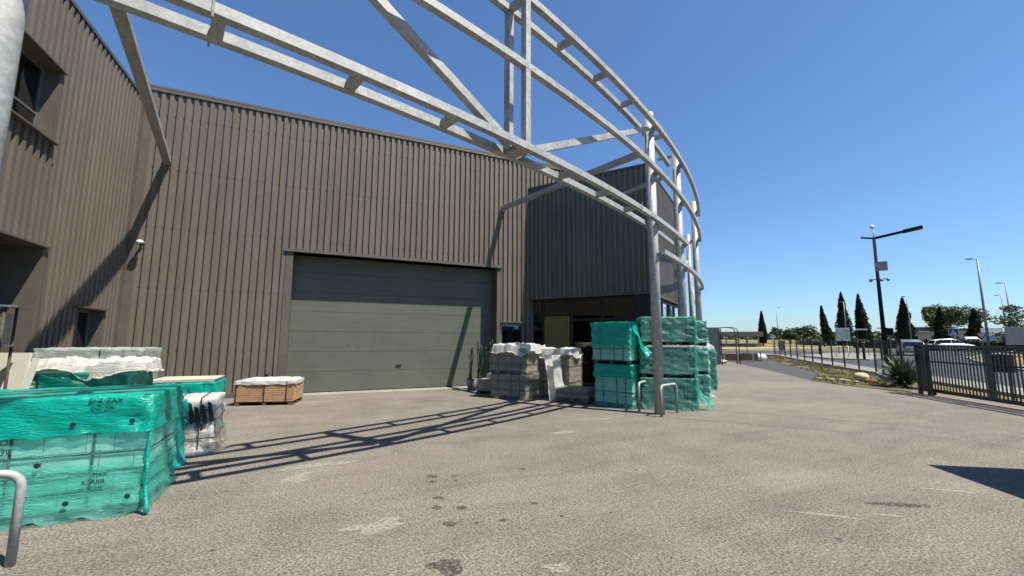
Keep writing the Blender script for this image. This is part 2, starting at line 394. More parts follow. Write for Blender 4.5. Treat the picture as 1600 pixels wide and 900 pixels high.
# ---------------------------------------------------------------- ground, roads
sheet('ground', [(-3000, -3000), (3000, -3000), (3000, 3000), (-3000, 3000)], -.02, 'field')
sheet('yard', [(-70, -70), (-15, -70), (-15, -27.9), (16.5, 3.6), (17.3, 6.9), (24.1, 11.2), (39.2, 26.1), (41.2, 28.4), (39.2, 33), (20, 48), (-70, 60)], 0, 'yard')
sheet('asphalt_patch', [(31.2, 25.6), (22.6, 15.6), (18.2, 10.7), (22.9, 13.0), (36.0, 25.4)], .004, 'patch')
sheet('weedy_verge', [(36.0, 25.4), (22.9, 13.0), (18.2, 10.7), (17.35, 9.0), (17.1, 7.1), (24.05, 11.15), (38.9, 25.8)], .02, 'soil', .03)
sheet('road', [(-20, -35.4), (20.1, 4.9), (41.5, 26.3), (43.5, 30), (39.5, 35), (30, 40.5), (24, 48), (30, 49), (46.1, 38.4), (55.6, 33.1), (62.9, 31.9), (85, 29.2), (140, 27), (140, 21), (88, 23), (49.8, 16.4), (43.4, 13.8), (34.6, 9.2), (-8, -34)], -.008, 'road')
sheet('pavement', [(-18.4, -31.3), (-17.0, -32.7), (20.3, 5.0), (41.3, 26.0), (43.2, 29.6), (39.6, 34.4), (38.8, 33.3), (41.2, 28.6), (39.4, 26.0), (17.6, 4.3)], .09, 'paving', .12)
sheet('traffic_island', [(42.3, 26.1), (51.8, 28.2), (56.0, 25.9), (45.5, 20.2), (39.5, 18.8), (39.0, 21.5)], .07, 'paving', .1)
bm = B()
pts = [(-9.2, -34.8), (33.9, 8.6), (34.7, 9.5), (43.4, 14.1), (49.8, 16.7), (88, 23.4)]
for a, b in zip(pts, pts[1:]):
    beam(bm, (*a, gz(*a)+.03), (*b, gz(*b)+.03), .16, .14)
pts = [(46.1, 38.5), (55.6, 33.2), (62.9, 32.0), (85, 29.3), (140, 27)]
for a, b in zip(pts, pts[1:]): beam(bm, (*a, gz(*a)+.03), (*b, gz(*b)+.03), .16, .14)
struct(obj('kerb', bm, 'kerb'))
# pale bare strip across the field
sheet('dirt_track', [(40, 58), (60, 46), (95, 40), (150, 40), (150, 44), (95, 44), (62, 50), (42, 63)], -.005, simple('dirt', (.6, .5, .36), 1))
# threshold strip
sheet('concrete_threshold', [(-4.6, 13.38), (-4.6, 13.53), (7.0, 13.53), (7.0, 13.38)], .012, 'paving', .012)
sheet('door_threshold', [(-.9, 13.53), (-.9, 14.0), (5.5, 14.0), (5.5, 13.53)], .012, 'paving', .012)

def blob_poly(cx, cy, rx, ry, ang, n=14, jag=.3):
    out = []
    s = random.random()*50
    for k in range(n):
        a = 2*pi*k/n; r = 1+jag*2*noise.noise(Vector((cos(a)*1.5+s, sin(a)*1.5, s)))
        x, y = rx*r*cos(a), ry*r*sin(a); out.append((cx+x*cos(ang)-y*sin(ang), cy+x*sin(ang)+y*cos(ang)))
    return out
def spots(name, lst, z, mat):
    bm = B()
    for c in lst: bm.faces.new([bm.verts.new((x, y, z)) for x, y in blob_poly(*c)])
    struct(obj(name, bm, mat))
spots('oil_stains', [(1.26, 5.07, 0.07, 0.05, -0.4223696789826277, 14, 0.3),(1.50, 4.97, 0.05, 0.04, -0.4223696789826277, 14, 0.3),(1.22, 4.87, 0.045, 0.035, -0.4223696789826277, 14, 0.3),(1.47, 4.81, 0.03, 0.025, -0.4223696789826277, 14, 0.3),(1.08, 4.14, 0.06, 0.05, -0.4223696789826277, 14, 0.3),(1.29, 4.04, 0.05, 0.04, -0.4223696789826277, 14, 0.3),(1.10, 3.74, 0.07, 0.05, -0.4223696789826277, 14, 0.3),(1.16, 4.36, 0.055, 0.04, -0.4223696789826277, 14, 0.3),(1.32, 3.66, 0.03, 0.025, -0.4223696789826277, 14, 0.3),(1.98, 3.85, 0.035, 0.03, -0.4223696789826277, 14, 0.3),(2.36, 4.89, 0.04, 0.03, -0.4223696789826277, 14, 0.3),(0.88, 3.08, 0.11, 0.08, -0.4223696789826277, 14, 0.4),(5.27, 2.38, 0.3, 0.05, -0.6, 14, 0.2),(2.08, 3.49, 0.02, 0.02, -0.4223696789826277, 14, 0.3),(3.92, 2.21, 0.03, 0.02, -0.4223696789826277, 14, 0.3),(2.54, 3.37, 0.015, 0.015, -0.4223696789826277, 14, 0.3),(1.56, 3.62, 0.05, 0.03, -0.4223696789826277, 14, 0.3),(-1.49, 6.17, 0.07, 0.03, -0.4223696789826277, 14, 0.3)], .005, 'oil')
spots('white_scuffs', [(-0.08, 6.06, 0.33, 0.09, 0.12, 14, 0.4),(0.26, 6.03, 0.22, 0.06, 0.1, 14, 0.4),(-0.20, 5.63, 0.2, 0.07, 0.9, 14, 0.5),(-0.15, 5.49, 0.12, 0.05, 0.7, 14, 0.5),(4.33, 2.51, 0.28, 0.025, -0.75, 14, 0.3),(4.86, 2.28, 0.12, 0.02, -0.7, 14, 0.3),(6.24, 2.38, 0.3, 0.025, -0.75, 14, 0.3),(3.94, 6.45, 0.25, 0.09, 0, 14, 0.4),(0.51, 3.94, 0.3, 0.12, 0, 14, 0.6),(1.60, 2.76, 0.1, 0.06, 0, 14, 0.5),(2.44, 9.15, 0.4, 0.05, 0.2, 14, 0.4),(1.20, 8.95, 0.3, 0.05, 0.2, 14, 0.4),(5.27, 7.23, 0.25, 0.06, -0.4, 14, 0.3)], .006, 'scuff')
spots('pale_dust', [(8.77, 7.04, 1.2, 0.5, 0.5, 14, 0.5),(7.46, 6.31, 0.9, 0.4, 0.3, 14, 0.5),(2.18, 3.12, 0.5, 0.3, 0, 14, 0.6),(0.55, 3.83, 0.7, 0.35, 0, 14, 0.6),(0.91, 11.62, 1.6, 0.45, 0.03, 14, 0.5),(3.74, 6.88, 1.2, 0.4, 0.2, 14, 0.5),(2.76, 3.14, 0.8, 0.5, 0.2, 14, 0.5),(-1.90, 13.54, 0.9, 0.3, 0, 14, 0.5),(13.80, 10.02, 1.4, 0.6, 0.6, 14, 0.5)], .004, 'dust')

def ribbon(name, paths, mat, z):
    bm = B()
    for pts, w in paths:
        prev = None
        for k, (x, y) in enumerate(pts):
            x2, y2 = pts[min(k+1, len(pts)-1)]; x1, y1 = pts[max(0, k-1)]; dx, dy = x2-x1, y2-y1; L = hypot(dx, dy) or 1
            ww = w*(.6+.8*abs(noise.noise(Vector((k*.7, x, y)))));
            a, b = bm.verts.new((x-dy/L*ww, y+dx/L*ww, z)), bm.verts.new((x+dy/L*ww, y-dx/L*ww, z))
            if prev: bm.faces.new((prev[1], b, a, prev[0]))
            prev = (a, b)
    return struct(obj(name, bm, mat))
def wander(x, y, ang, n, step, jit, curve=0):
    out = [(x, y)]
    for k in range(n):
        ang += random.uniform(-jit, jit)+curve; x += cos(ang)*step; y += sin(ang)*step; out.append((x, y))
    return out
random.seed(19)
ribbon('cracks', [(wander(4.4, 3.2, 1.0, 26, .09, .5), .004), (wander(3.2, 4.6, .3, 34, .1, .45), .004), (wander(6.0, 5.2, -.6, 30, .1, .5), .004), (wander(2.0, 8.6, .1, 40, .12, .4), .005), (wander(10.5, 7.0, -.7, 40, .12, .35), .006), (wander(.2, 6.2, .6, 22, .1, .5), .004)], 'oil', .0045)
ribbon('tyre_marks', [(wander(2.0, 11.8, -.75, 40, .25, .01, -.004), .09), (wander(3.4, 12.4, -.75, 44, .25, .01, -.004), .09), (wander(7.8, 6.6, -.72, 34, .2, .01, .0), .012), (wander(9.8, 7.0, -.62, 34, .2, .01, .0), .012)], mat_stain('tyre_mark', (.11, .1, .09), .22), .0035)
random.seed(7)

# ---------------------------------------------------------------- building
PITCH = .183
PROF = [(0, 0), (.007, .046), (.088, .046), (.116, 0), (.183, 0)]   # thin dark side, crown, lit side, valley
def clad(name, P, d, n, strips, parent, phase=0, rows=(1.3, 2.9, 4.5, 6.1, 7.6), mirror=False, screws=True):
    """ribbed sheet; P start point, d direction, n outward normal, strips = (u0,u1,z0,z1)"""
    bm = B(); P = Vector(P); d = Vector(d); n = Vector(n)
    prof = PROF if not mirror else [(PITCH-u, h) for u, h in PROF[::-1]]
    for u0, u1, z0, z1 in strips:
        us = []
        k0 = int((u0-phase)//PITCH)-1; k1 = int((u1-phase)//PITCH)+1
        for k in range(k0, k1+1):
            for (a, h) in prof[:-1]:
                us.append((phase+k*PITCH+a, h))
        # clip
        def hh(u):
            for (a, ha), (b, hb) in zip(us, us[1:]):
                if a <= u <= b: return ha+(hb-ha)*(u-a)/(b-a) if b > a else ha
            return 0
        seq = [(u0, hh(u0))]+[q for q in us if u0+1e-4 < q[0] < u1-1e-4]+[(u1, hh(u1))]
        lo_, hi_ = [], []
        for u, h in seq:
            q = P+d*u+n*h; lo_.append(bm.verts.new((q.x, q.y, z0))); hi_.append(bm.verts.new((q.x, q.y, z1)))
        for i in range(len(seq)-1): bm.faces.new((lo_[i], lo_[i+1], hi_[i+1], hi_[i]))
        if screws:
            for zr in rows:
                if z0+.05 < zr < z1-.05:
                    for k in range(k0, k1+1):
                        u = phase+k*PITCH+.152 if not mirror else phase+k*PITCH+.03
                        if u0 < u < u1:
                            q = P+d*u+n*.006
                            beam(bm, q+Vector((0, 0, zr-.009)), q+Vector((0, 0, zr+.009)), .018, .012, n, 1)
    return obj(name, bm, ['clad', 'screw'], parent)

bld = thing('warehouse', 'brown ribbed metal warehouse with a wide grey door and a glazed corner showroom', 'building', (0, 13.52, 0))
def BP(o):  # keep world coordinates although parented
    o.parent = bld; o.matrix_parent_inverse = Matrix.Translation((0, -13.52, 0)); return o
def bp(name, mat, *a, **k): return BP(bx(name, mat, None, *a, **k))
def bpm(name, bm, mat, **k): return BP(obj(name, bm, mat, None, **k))
YW = 13.52
HT = 8.36
DX0, DX1, DH = -.93, 5.5, 4.12
# main wall: jamb panel X -1.08..-.93 flat
BP(clad('hall_cladding', (0, YW, 0), (1, 0, 0), (0, -1, 0), [(-4.48, -1.1, .12, HT-.05), (-1.1, 5.56, DH+.03, HT-.05), (5.66, 6.62, 2.24, HT-.05), (6.62, 12.6, .1, HT-.05), (5.56, 5.66, DH+.03, HT-.05)], None, .05))
# solid behind the sheets
bm = B()
box(bm, -4.74, -1.02, YW+.012, 20, 0, HT-.12); box(bm, -1.02, 5.56, YW+.012, 20, DH, HT-.12); box(bm, 5.56, 5.66, YW+.012, 20, 0, HT-.12)
box(bm, 5.66, 6.62, YW+.012, 20, 2.24, HT-.12); box(bm, 6.62, 12.6, YW+.012, 45, 0, HT-.12); box(bm, -30, 6.62, 20.01, 45, 0, HT-.12)
bpm('hall_core', bm, 'trim')
bm = B(); box(bm, -4.75, 12.65, YW-.075, YW+.3, HT-.06, HT+.0); box(bm, -4.75, 12.65, YW-.07, YW-.055, HT-.15, HT-.06)
bpm('roof_edge', bm, 'trim')
bpm('hall_roof', (lambda b: (box(b, -30, 12.6, YW+.3, 45, HT-.12, HT-.04), b)[1])(B()), 'roof')
# base flashing
bm = B(); box(bm, -4.48, -1.1, YW-.06, YW, .0, .14); bpm('base_flashing', bm, 'trim')
# corner strip
bm = B(); box(bm, -4.7, -4.46, YW-.045, YW+.01, 0, HT-.06); box(bm, -4.7, -4.655, YW-.22, YW-.046, 0, 7.86)
for z in (1.2, 2.6, 4.0, 5.4, 6.8):
    for x in (-4.62, -4.5): box(bm, x, x+.016, YW-.052, YW-.045, z, z+.016)
bpm('corner_flashing', bm, 'trim')
# sectional door
bm = B()
zz = [0.02, .62, 1.22, 1.82, 2.42, 3.02, 3.62, 4.2]
for a, b in zip(zz, zz[1:]):
    box(bm, DX0+.0, DX1-.0, 13.995, 14.06, a+.003, b-.003, bev=.005)
    for q in (.2, .4):
        pass
door = bpm('sectional_door', bm, 'door')
bm = B(); box(bm, DX0, DX1, 14.03, 14.1, 0, 4.2); box(bm, DX0+.02, DX1-.02, 13.985, 13.995, .0, .035)
o = bpm('door_seal', bm, 'black')
o = bx('door_handle', 'black', None, 2.2, 2.35, 13.96, 13.99, .75, .79); BP(o)
# door surround
bm = B()
box(bm, -1.12, -.95, YW-.045, YW+.012, 0, DH+.05)                       # left jamb face
box(bm, 5.5, 5.62, YW-.045, YW+.012, 0, DH+.05)
box(bm, -.95, -.93, YW-.044, 14.03, 0, DH+.0); box(bm, 5.48, 5.5, YW-.044, 14.03, 0, DH+.0)
box(bm, -.93, 5.48, YW+.015, 14.03, DH, DH+.03)
bpm('door_surround', bm, 'trim')
bm = B(); box(bm, -1.16, 5.66, YW-.1, YW+.01, DH+.051, DH+.085); box(bm, -1.16, 5.66, YW-.1, YW-.085, DH+.0, DH+.05)
bpm('door_lintel_flashing', bm, 'trim')
# side door right of the big one
bm = B(); box(bm, 5.74, 6.56, YW+.18, YW+.23, .02, 1.15); box(bm, 5.66, 5.74, YW+.1, YW+.23, 0, 2.2); box(bm, 6.54, 6.62, YW+.1, YW+.23, 0, 2.2); box(bm, 5.74, 6.56, YW+.1, YW+.23, 2.12, 2.2); box(bm, 5.74, 6.56, YW+.17, YW+.23, 1.15, 1.22)
sd = bpm('side_door', bm, 'alu')
o = bx('pane', 'glass', sd, 5.74, 6.54, YW+.2, YW+.21, 1.22, 2.12)
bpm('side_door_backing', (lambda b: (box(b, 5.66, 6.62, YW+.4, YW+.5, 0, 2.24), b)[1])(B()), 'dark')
bm = B(); box(bm, 5.62, 6.66, YW-.09, YW+.01, 2.2, 2.235); bpm('side_door_lintel', bm, 'trim')
o = bx('wall_hook', 'black', None, -1.42, -1.34, YW-.14, YW-.02, .52, .64); BP(o)

# left wing, wall faces +X
XL = -4.7; WH = 7.9
WOP = (8.05, 9.88, 5.1, 6.43); GOP = (7.2, 10.1, 0, 3.2); SOP = (11.45, 12.62, 0, 2.22)
st = [(2.0, 7.2, .1, WH-.05), (7.2, 8.05, 3.23, WH-.05), (8.05, 9.88, 3.23, 5.07), (8.05, 9.88, 6.46, WH-.05), (9.88, 10.1, 3.23, WH-.05),
      (10.1, 11.45, .1, WH-.05), (11.45, 12.62, 2.25, WH-.05), (12.62, 13.32, .1, WH-.05)]
BP(clad('wing_cladding', (XL, 0, 0), (0, 1, 0), (1, 0, 0), st, None, .02, rows=(1.2, 2.8, 4.4, 6.9), screws=True))
bm = B()
for y0, y1, z0, z1 in [(2.0, 7.2, 0, 7.8), (7.2, 8.05, 3.2, 7.8), (8.05, 9.88, 3.2, 5.1), (8.05, 9.88, 6.43, 7.8), (9.88, 10.1, 3.2, 7.8), (10.1, 11.45, 0, 7.8), (11.45, 12.62, 2.22, 7.8), (12.62, 13.53, 0, 7.8)]:
    box(bm, XL-.6, XL-.012, y0, y1, z0, z1)
bpm('wing_core', bm, 'trim')
bm = B(); box(bm, -16, XL-1.4, 2, YW+6, 0, 7.75); bpm('wing_inner_wall', bm, 'dark')
bm = B(); box(bm, -16, XL-.1, 2, YW, 7.75, 7.82); bpm('wing_roof', bm, 'roof')
bm = B(); box(bm, XL-.3, XL+.062, 2, YW-.0, WH-.01, WH+.025); box(bm, XL+.05, XL+.0615, 2, YW-.08, WH-.05, WH-.01); bpm('wing_roof_edge', bm, 'trim')
def wing_window(y0, y1, z0, z1, mull, name='window'):
    bm = B(); xf = XL-.17
    box(bm, xf-.06, xf, y0, y0+.06, z0, z1); box(bm, xf-.06, xf, y1-.06, y1, z0, z1)
    box(bm, xf-.06, xf, y0+.06, y1-.06, z0, z0+.07); box(bm, xf-.06, xf, y0+.06, y1-.06, z1-.06, z1)
    for m in mull:
        if m[0] == 'h': box(bm, xf-.05, xf-.004, y0+.06, y1-.06, m[1]-.02, m[1]+.02)
        else: box(bm, xf-.055, xf-.003, m[1]-.03, m[1]+.03, z0+.07, z1-.06)
    w = bpm(name, bm, 'alu')
    bx('pane', 'glass', w, xf-.035, xf-.025, y0+.06, y1-.06, z0+.07, z1-.06)
    bm = B()   # reveal, lintel and sill
    box(bm, XL-.33, XL+.04, y1-.012, y1+.004, z0, z1); box(bm, XL-.33, XL+.04, y0-.004, y0+.012, z0, z1)
    box(bm, XL+.03, XL+.045, y1+.004, y1+.05, z0-.02, z1+.02)
    box(bm, XL-.33, XL+.11, y0-.1, y1+.07, z1+.003, z1+.035)
    box(bm, XL-.33, XL+.13, y0-.1, y1+.07, z0-.035, z0-.003)
    bpm(name+'_flashing', bm, 'trim')
wing_window(*WOP, [('h', 5.55), ('v', 9.1)])
wing_window(*SOP, [('v', 12.05), ('h', 1.0)], 'glazed_side_door')
bm = B(); box(bm, XL-.55, XL+.04, 10.085, 10.1, 0, 3.2); box(bm, XL+.03, XL+.045, 10.1, 10.28, 0, 3.22); box(bm, XL-.55, XL+.1, 7.1, 10.2, 3.203, 3.235)
bpm('loading_bay_flashing', bm, 'trim')
bm = B(); box(bm, XL-.62, XL-.56, 7.2, 10.1, 0, 3.2); bpm('loading_bay_shutter', bm, 'dark')

# corner showroom block, turned 36 degrees
J = Vector((6.744, 13.52, 0)); dL = Vector((.562, -.827, 0)).normalized(); Q = J+dL*4.32
dR = Vector((-dL.y, dL.x, 0)); nL = Vector((dL.y, -dL.x, 0)); nR = dL.copy()   # outward normals
SH = 7.24; SB = 3.06
BP(clad('showroom_side_cladding', J, dL, nL, [(.0, 4.26, SB+.03, SH-.04)], None, .04, rows=(3.3, 4.9, 6.4), mirror=True))
BP(clad('showroom_front_cladding', Q, dR, nR, [(0.06, 5.8, SB+.03, SH-.04)], None, .02, rows=(3.3, 4.9, 6.4)))
def obox(bm, O, d1, d2, a0, a1, b0, b1, z0, z1, mi=0):
    r = []
    for z in (z0, z1):
        for a, b in ((a0, b0), (a1, b0), (a1, b1), (a0, b1)):
            p = O+d1*a+d2*b; r.append(bm.verts.new((p.x, p.y, z)))
    for f in ((0, 1, 2, 3), (7, 6, 5, 4), (0, 4, 5, 1), (1, 5, 6, 2), (2, 6, 7, 3), (3, 7, 4, 0)): bm.faces.new([r[i] for i in f]).material_index = mi
bm = B(); obox(bm, Q, -dL, dR, .012, 4.3, .012, 5.8, SB, SH-.06); bpm('showroom_core', bm, 'trim')
bm = B(); obox(bm, Q, dR, -dL, -.07, 5.83, -.07, .12, SH-.045, SH+.02); obox(bm, Q, -dL, dR, .13, 4.4, -.07, .12, SH-.045, SH+.02)
bpm('showroom_roof_edge', bm, 'trim')
bm = B(); obox(bm, Q, dR, -dL, -.06, 5.83, -.06, .02, SB-.02, SB+.03); obox(bm, Q, -dL, dR, .03, 4.35, -.06, .02, SB-.02, SB+.03)
obox(bm, Q, dR, -dL, -.05, .05, -.05, .05, SB+.03, SH-.045)
bpm('showroom_sill_flashing', bm, 'trim')
# glazing
bm = B()
obox(bm, Q, -dL, dR, .0, .45, .0, .12, 0, SB-.02)
for u in (.45, 1.55, 2.65, 3.75): obox(bm, Q, -dL, dR, u, u+.08, .1, .2, 0, SB-.02)
for z in (SB-.12, 2.25, .12): obox(bm, Q, -dL, dR, .53, 4.25, .105, .195, z, z+.08)
for u in (1.1, 2.2, 3.3, 4.4, 5.6): obox(bm, Q, dR, -dL, u, u+.09, .1, .2, 0, SB-.02)
for z in (SB-.12, .12): obox(bm, Q, dR, -dL, .0, 5.7, .105, .195, z, z+.08)
gf = bpm('showroom_glazing_frame', bm, 'black')
bm = B(); obox(bm, Q, -dL, dR, .5, 4.25, .145, .155, .12, SB-.05); obox(bm, Q, dR, -dL, .12, 5.6, .145, .155, .12, SB-.05)
o = obj('glazing_pane', bm, 'glass'); o.parent = gf
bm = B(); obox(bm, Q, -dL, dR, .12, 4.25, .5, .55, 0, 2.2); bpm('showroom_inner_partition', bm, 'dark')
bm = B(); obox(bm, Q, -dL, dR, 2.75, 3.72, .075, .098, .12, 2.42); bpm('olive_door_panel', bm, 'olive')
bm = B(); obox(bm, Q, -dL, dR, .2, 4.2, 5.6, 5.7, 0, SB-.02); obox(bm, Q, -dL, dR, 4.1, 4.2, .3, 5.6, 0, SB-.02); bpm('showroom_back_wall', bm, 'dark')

# dome camera on the main wall
cm = thing('security_camera', 'small white dome security camera on the ribbed wall by the inner corner', 'camera', (-4.37, 13.46, 4.0))
bm = B(); beam(bm, (0, 0, .05), (0, -.2, .05), .05, .05); tube(bm, [(0, -.2, .06), (0, -.2, .0)], [.05, .08], 14); obj('bracket', bm, 'white', cm)
bm = B(); bmesh.ops.create_uvsphere(bm, u_segments=16, v_segments=10, radius=.075)
for v in bm.verts: v.co += Vector((0, -.2, -.0))
obj('housing', bm, 'white', cm, True)
bm = B(); bmesh.ops.create_uvsphere(bm, u_segments=12, v_segments=8, radius=.05)
for v in bm.verts: v.co += Vector((.045, -.22, -.035))
obj('lens', bm, 'black', cm, True)

# ---------------------------------------------------------------- curved steel screen
CX, CY = -10.31, 38.35
def cp(phi, R, z): return Vector((CX+R*sin(phi), CY-R*cos(phi), z))
def phi_of(x, y): return atan2(x-CX, CY-y)
RM = 35.53; RO = RM+.175; RI = RM-.175
POSTS = [(-2.12, 3.78), (6.80, 7.20), (8.93, 8.62), (12.95, 11.42), (16.75, 15.2)]
PH = [phi_of(*p) for p in POSTS]
frame = thing('steel_screen_frame', 'tall curved galvanised steel frame of posts and rails standing over the yard', 'steel frame', (0, 0, 0))
def arc_rail(name, R, z, p0, p1, w=.1, h=.1):
    n = max(4, int(abs(p1-p0)*R/.25)); bm = B(); prev = None
    for i in range(n+1):
        p = p0+(p1-p0)*i/n
        ring = [bm.verts.new(cp(p, R+a*w/2, z+b*h/2)) for a, b in ((-1, -1), (1, -1), (1, 1), (-1, 1))]
        if prev:
            for k in range(4): bm.faces.new((prev[k], prev[(k+1) % 4], ring[(k+1) % 4], ring[k]))
        else: bm.faces.new(ring)
        prev = ring
    bm.faces.new(prev[::-1])
    bmesh.ops.recalc_face_normals(bm, faces=bm.faces[:])
    return obj(name, bm, 'galv', frame)
ZB, ZM, ZT, ZL = 4.30, 5.52, 6.63, 3.62
pend = PH[0]-.03
PE = .045/1
arc_rail('lower_outer_rail', RO, ZB, pend-.02, PH[2]+.004)
arc_rail('lower_inner_rail', RI, ZB, pend-.02, PH[1]-.003)
arc_rail('lower_inner_rail', RI, ZB, PH[1]+.004, PH[2]-.003)
arc_rail('middle_rail', RO, ZM, pend-.02, PH[3]+.013)
arc_rail('upper_outer_rail', RO, ZT, pend-.02, PH[3]+.02)
arc_rail('upper_inner_rail', RI, ZT, pend-.02, PH[1]-.003)
arc_rail('upper_inner_rail', RI, ZT, PH[1]+.004, PH[2]-.003)
arc_rail('lowest_rail', RO, ZL, PH[1]+.003, PH[3]+.013)
NODE = phi_of(2.42, 5.1)
d_sp = 1.185/RM
def spacer(p, z):
    bm = B(); beam(bm, cp(p, RI, z), cp(p, RO, z), .1, .085); obj('spacer', bm, 'galv', frame)
for k in (-3, -2, -1, 1, 2, 3): spacer(NODE+k*d_sp, ZB); spacer(NODE+k*d_sp, ZT)
for k in (.5,): spacer(PH[1]+d_sp*k, ZB); spacer(PH[1]+d_sp*k, ZT)
spacer(NODE, ZT); 
bm = B(); beam(bm, cp(NODE, RI-.03, ZB), cp(NODE, RO+.0, ZB), .22, .08); obj('node_plate', bm, 'galv', frame)
for i, (x, y) in enumerate(POSTS):
    r = .11 if i < 4 else .1
    p = PH[i]; c = cp(p, RM, 0)
    zt = 6.98
    bm = B(); cyl(bm, c.x, c.y, 0, zt, r, 28); obj('post', bm, 'galv', frame)
    if i < 4:
        for z in (ZB, ZM, ZT, ZL):
            if z == ZL and i == 0: continue
            if z == ZB and i == 3: continue
            bm = B(); beam(bm, cp(p, RM+.08, z-.055), cp(p, RO+.03, z-.055), .14, .012); beam(bm, cp(p, RM+.1, z-.12), cp(p, RM+.13, z-.06), .02, .1)
            obj('rail_bracket', bm, 'galv', frame)
    if i >= 2:
        bm = B(); beam(bm, cp(p, RM-.5, 6.9), cp(p, RM-.08, 6.9), .08, .05); obj('top_bracket', bm, 'galv', frame)
# verticals at the node
for R, nm in ((RO, 'outer'), (RI, 'inner')):
    bm = B(); a = cp(NODE, R, ZB+.05); b = cp(NODE, R, ZT+.02 if R == RO else ZT-.05)
    if R == RO: a = cp(NODE, R-.001, ZB+.05); b = cp(NODE, R-.001, ZT-.05)
    beam(bm, a, b, .1, .098, cp(NODE, 1, 0)-cp(NODE, 0, 0)); obj('vertical_'+nm, bm, 'galv', frame)
# bolts next to splices
for p in (NODE-3.04*d_sp, NODE+3.04*d_sp):
    for z in (ZB, ZT):
        bm = B(); c = cp(p, RO+.055, z); beam(bm, c+Vector((0, 0, -.09)), c+Vector((0, 0, .09)), .014, .014); obj('splice_bolt', bm, 'galv', frame)
        bm = B(); c = cp(p, RI-.055, z); beam(bm, c+Vector((0, 0, -.09)), c+Vector((0, 0, .09)), .014, .014); obj('splice_bolt', bm, 'galv', frame)
def brace(a, b, w, h, name='brace'):
    bm = B(); beam(bm, a, b, w, h); obj(name, bm, 'galv', frame)
brace(cp(NODE-.004, RM, ZB+.03), cp(PH[0]+.003, RM, 6.75), .11, .11)
brace(cp(NODE+.004, RM, ZB+.03), cp(PH[1]-.003, RM, 6.55), .11, .11)
# struts back to the wall
brace((-4.07, 13.47, 6.30), (-2.2, 3.95, 5.92), .17, .1, 'wall_strut')
brace((5.70, 13.47, 6.35), (6.70, 7.38, 6.05), .16, .12, 'wall_strut')
brace((8.55, 11.0, 6.3), (8.87, 8.75, 6.35), .1, .1, 'wall_strut')
brace((14.4, 13.6, 4.6), (16.65, 15.3, 5.6), .12, .12, 'wall_strut')
brace((12.98, 11.6, 3.0), (16.65, 15.1, 4.2), .1, .1)
brace((12.98, 11.6, 5.5), (16.65, 15.1, 6.5), .1, .1)
for x_ in (-4.07, 5.70): bm = B(); beam(bm, (x_, 13.45, 6.2), (x_, 13.48, 6.44), .12, .1); obj('strut_foot', bm, 'galv', frame)

# hoops round the posts
def hoop(a, b, label, h=.64, r=.028):
    t = thing('bollard_hoop', label, 'hoop guard', (a[0], a[1], 0), 0, 'steel hoops guarding the posts')
    dx, dy = b[0]-a[0], b[1]-a[1]; L = hypot(dx, dy); ux, uy = dx/L, dy/L; c = .11
    pts = [(0, 0, -.02), (0, 0, h-c)]
    for k in range(1, 7):
        q = pi/2*k/6; pts.append((ux*c*(1-cos(q)), uy*c*(1-cos(q)), h-c+c*sin(q)))
    for k in range(0, 7):
        q = pi/2*k/6; pts.append((dx-ux*c*(1-sin(q)), dy-uy*c*(1-sin(q)), h-c+c*cos(q)))
    pts.append((dx, dy, -.02))
    bm = B(); tube(bm, pts, r, 14); obj('bent_tube', bm, 'galv', t)
hoop((6.60, 6.95), (7.27, 7.18), 'galvanised hoop in front of the round post beside the green pallets')
hoop((6.62, 7.66), (7.2, 7.95), 'galvanised hoop behind the round post, against the green pallets')
hoop((-1.93, 4.33), (-2.5, 4.18), 'galvanised hoop in front of the large green pallet at the left edge')

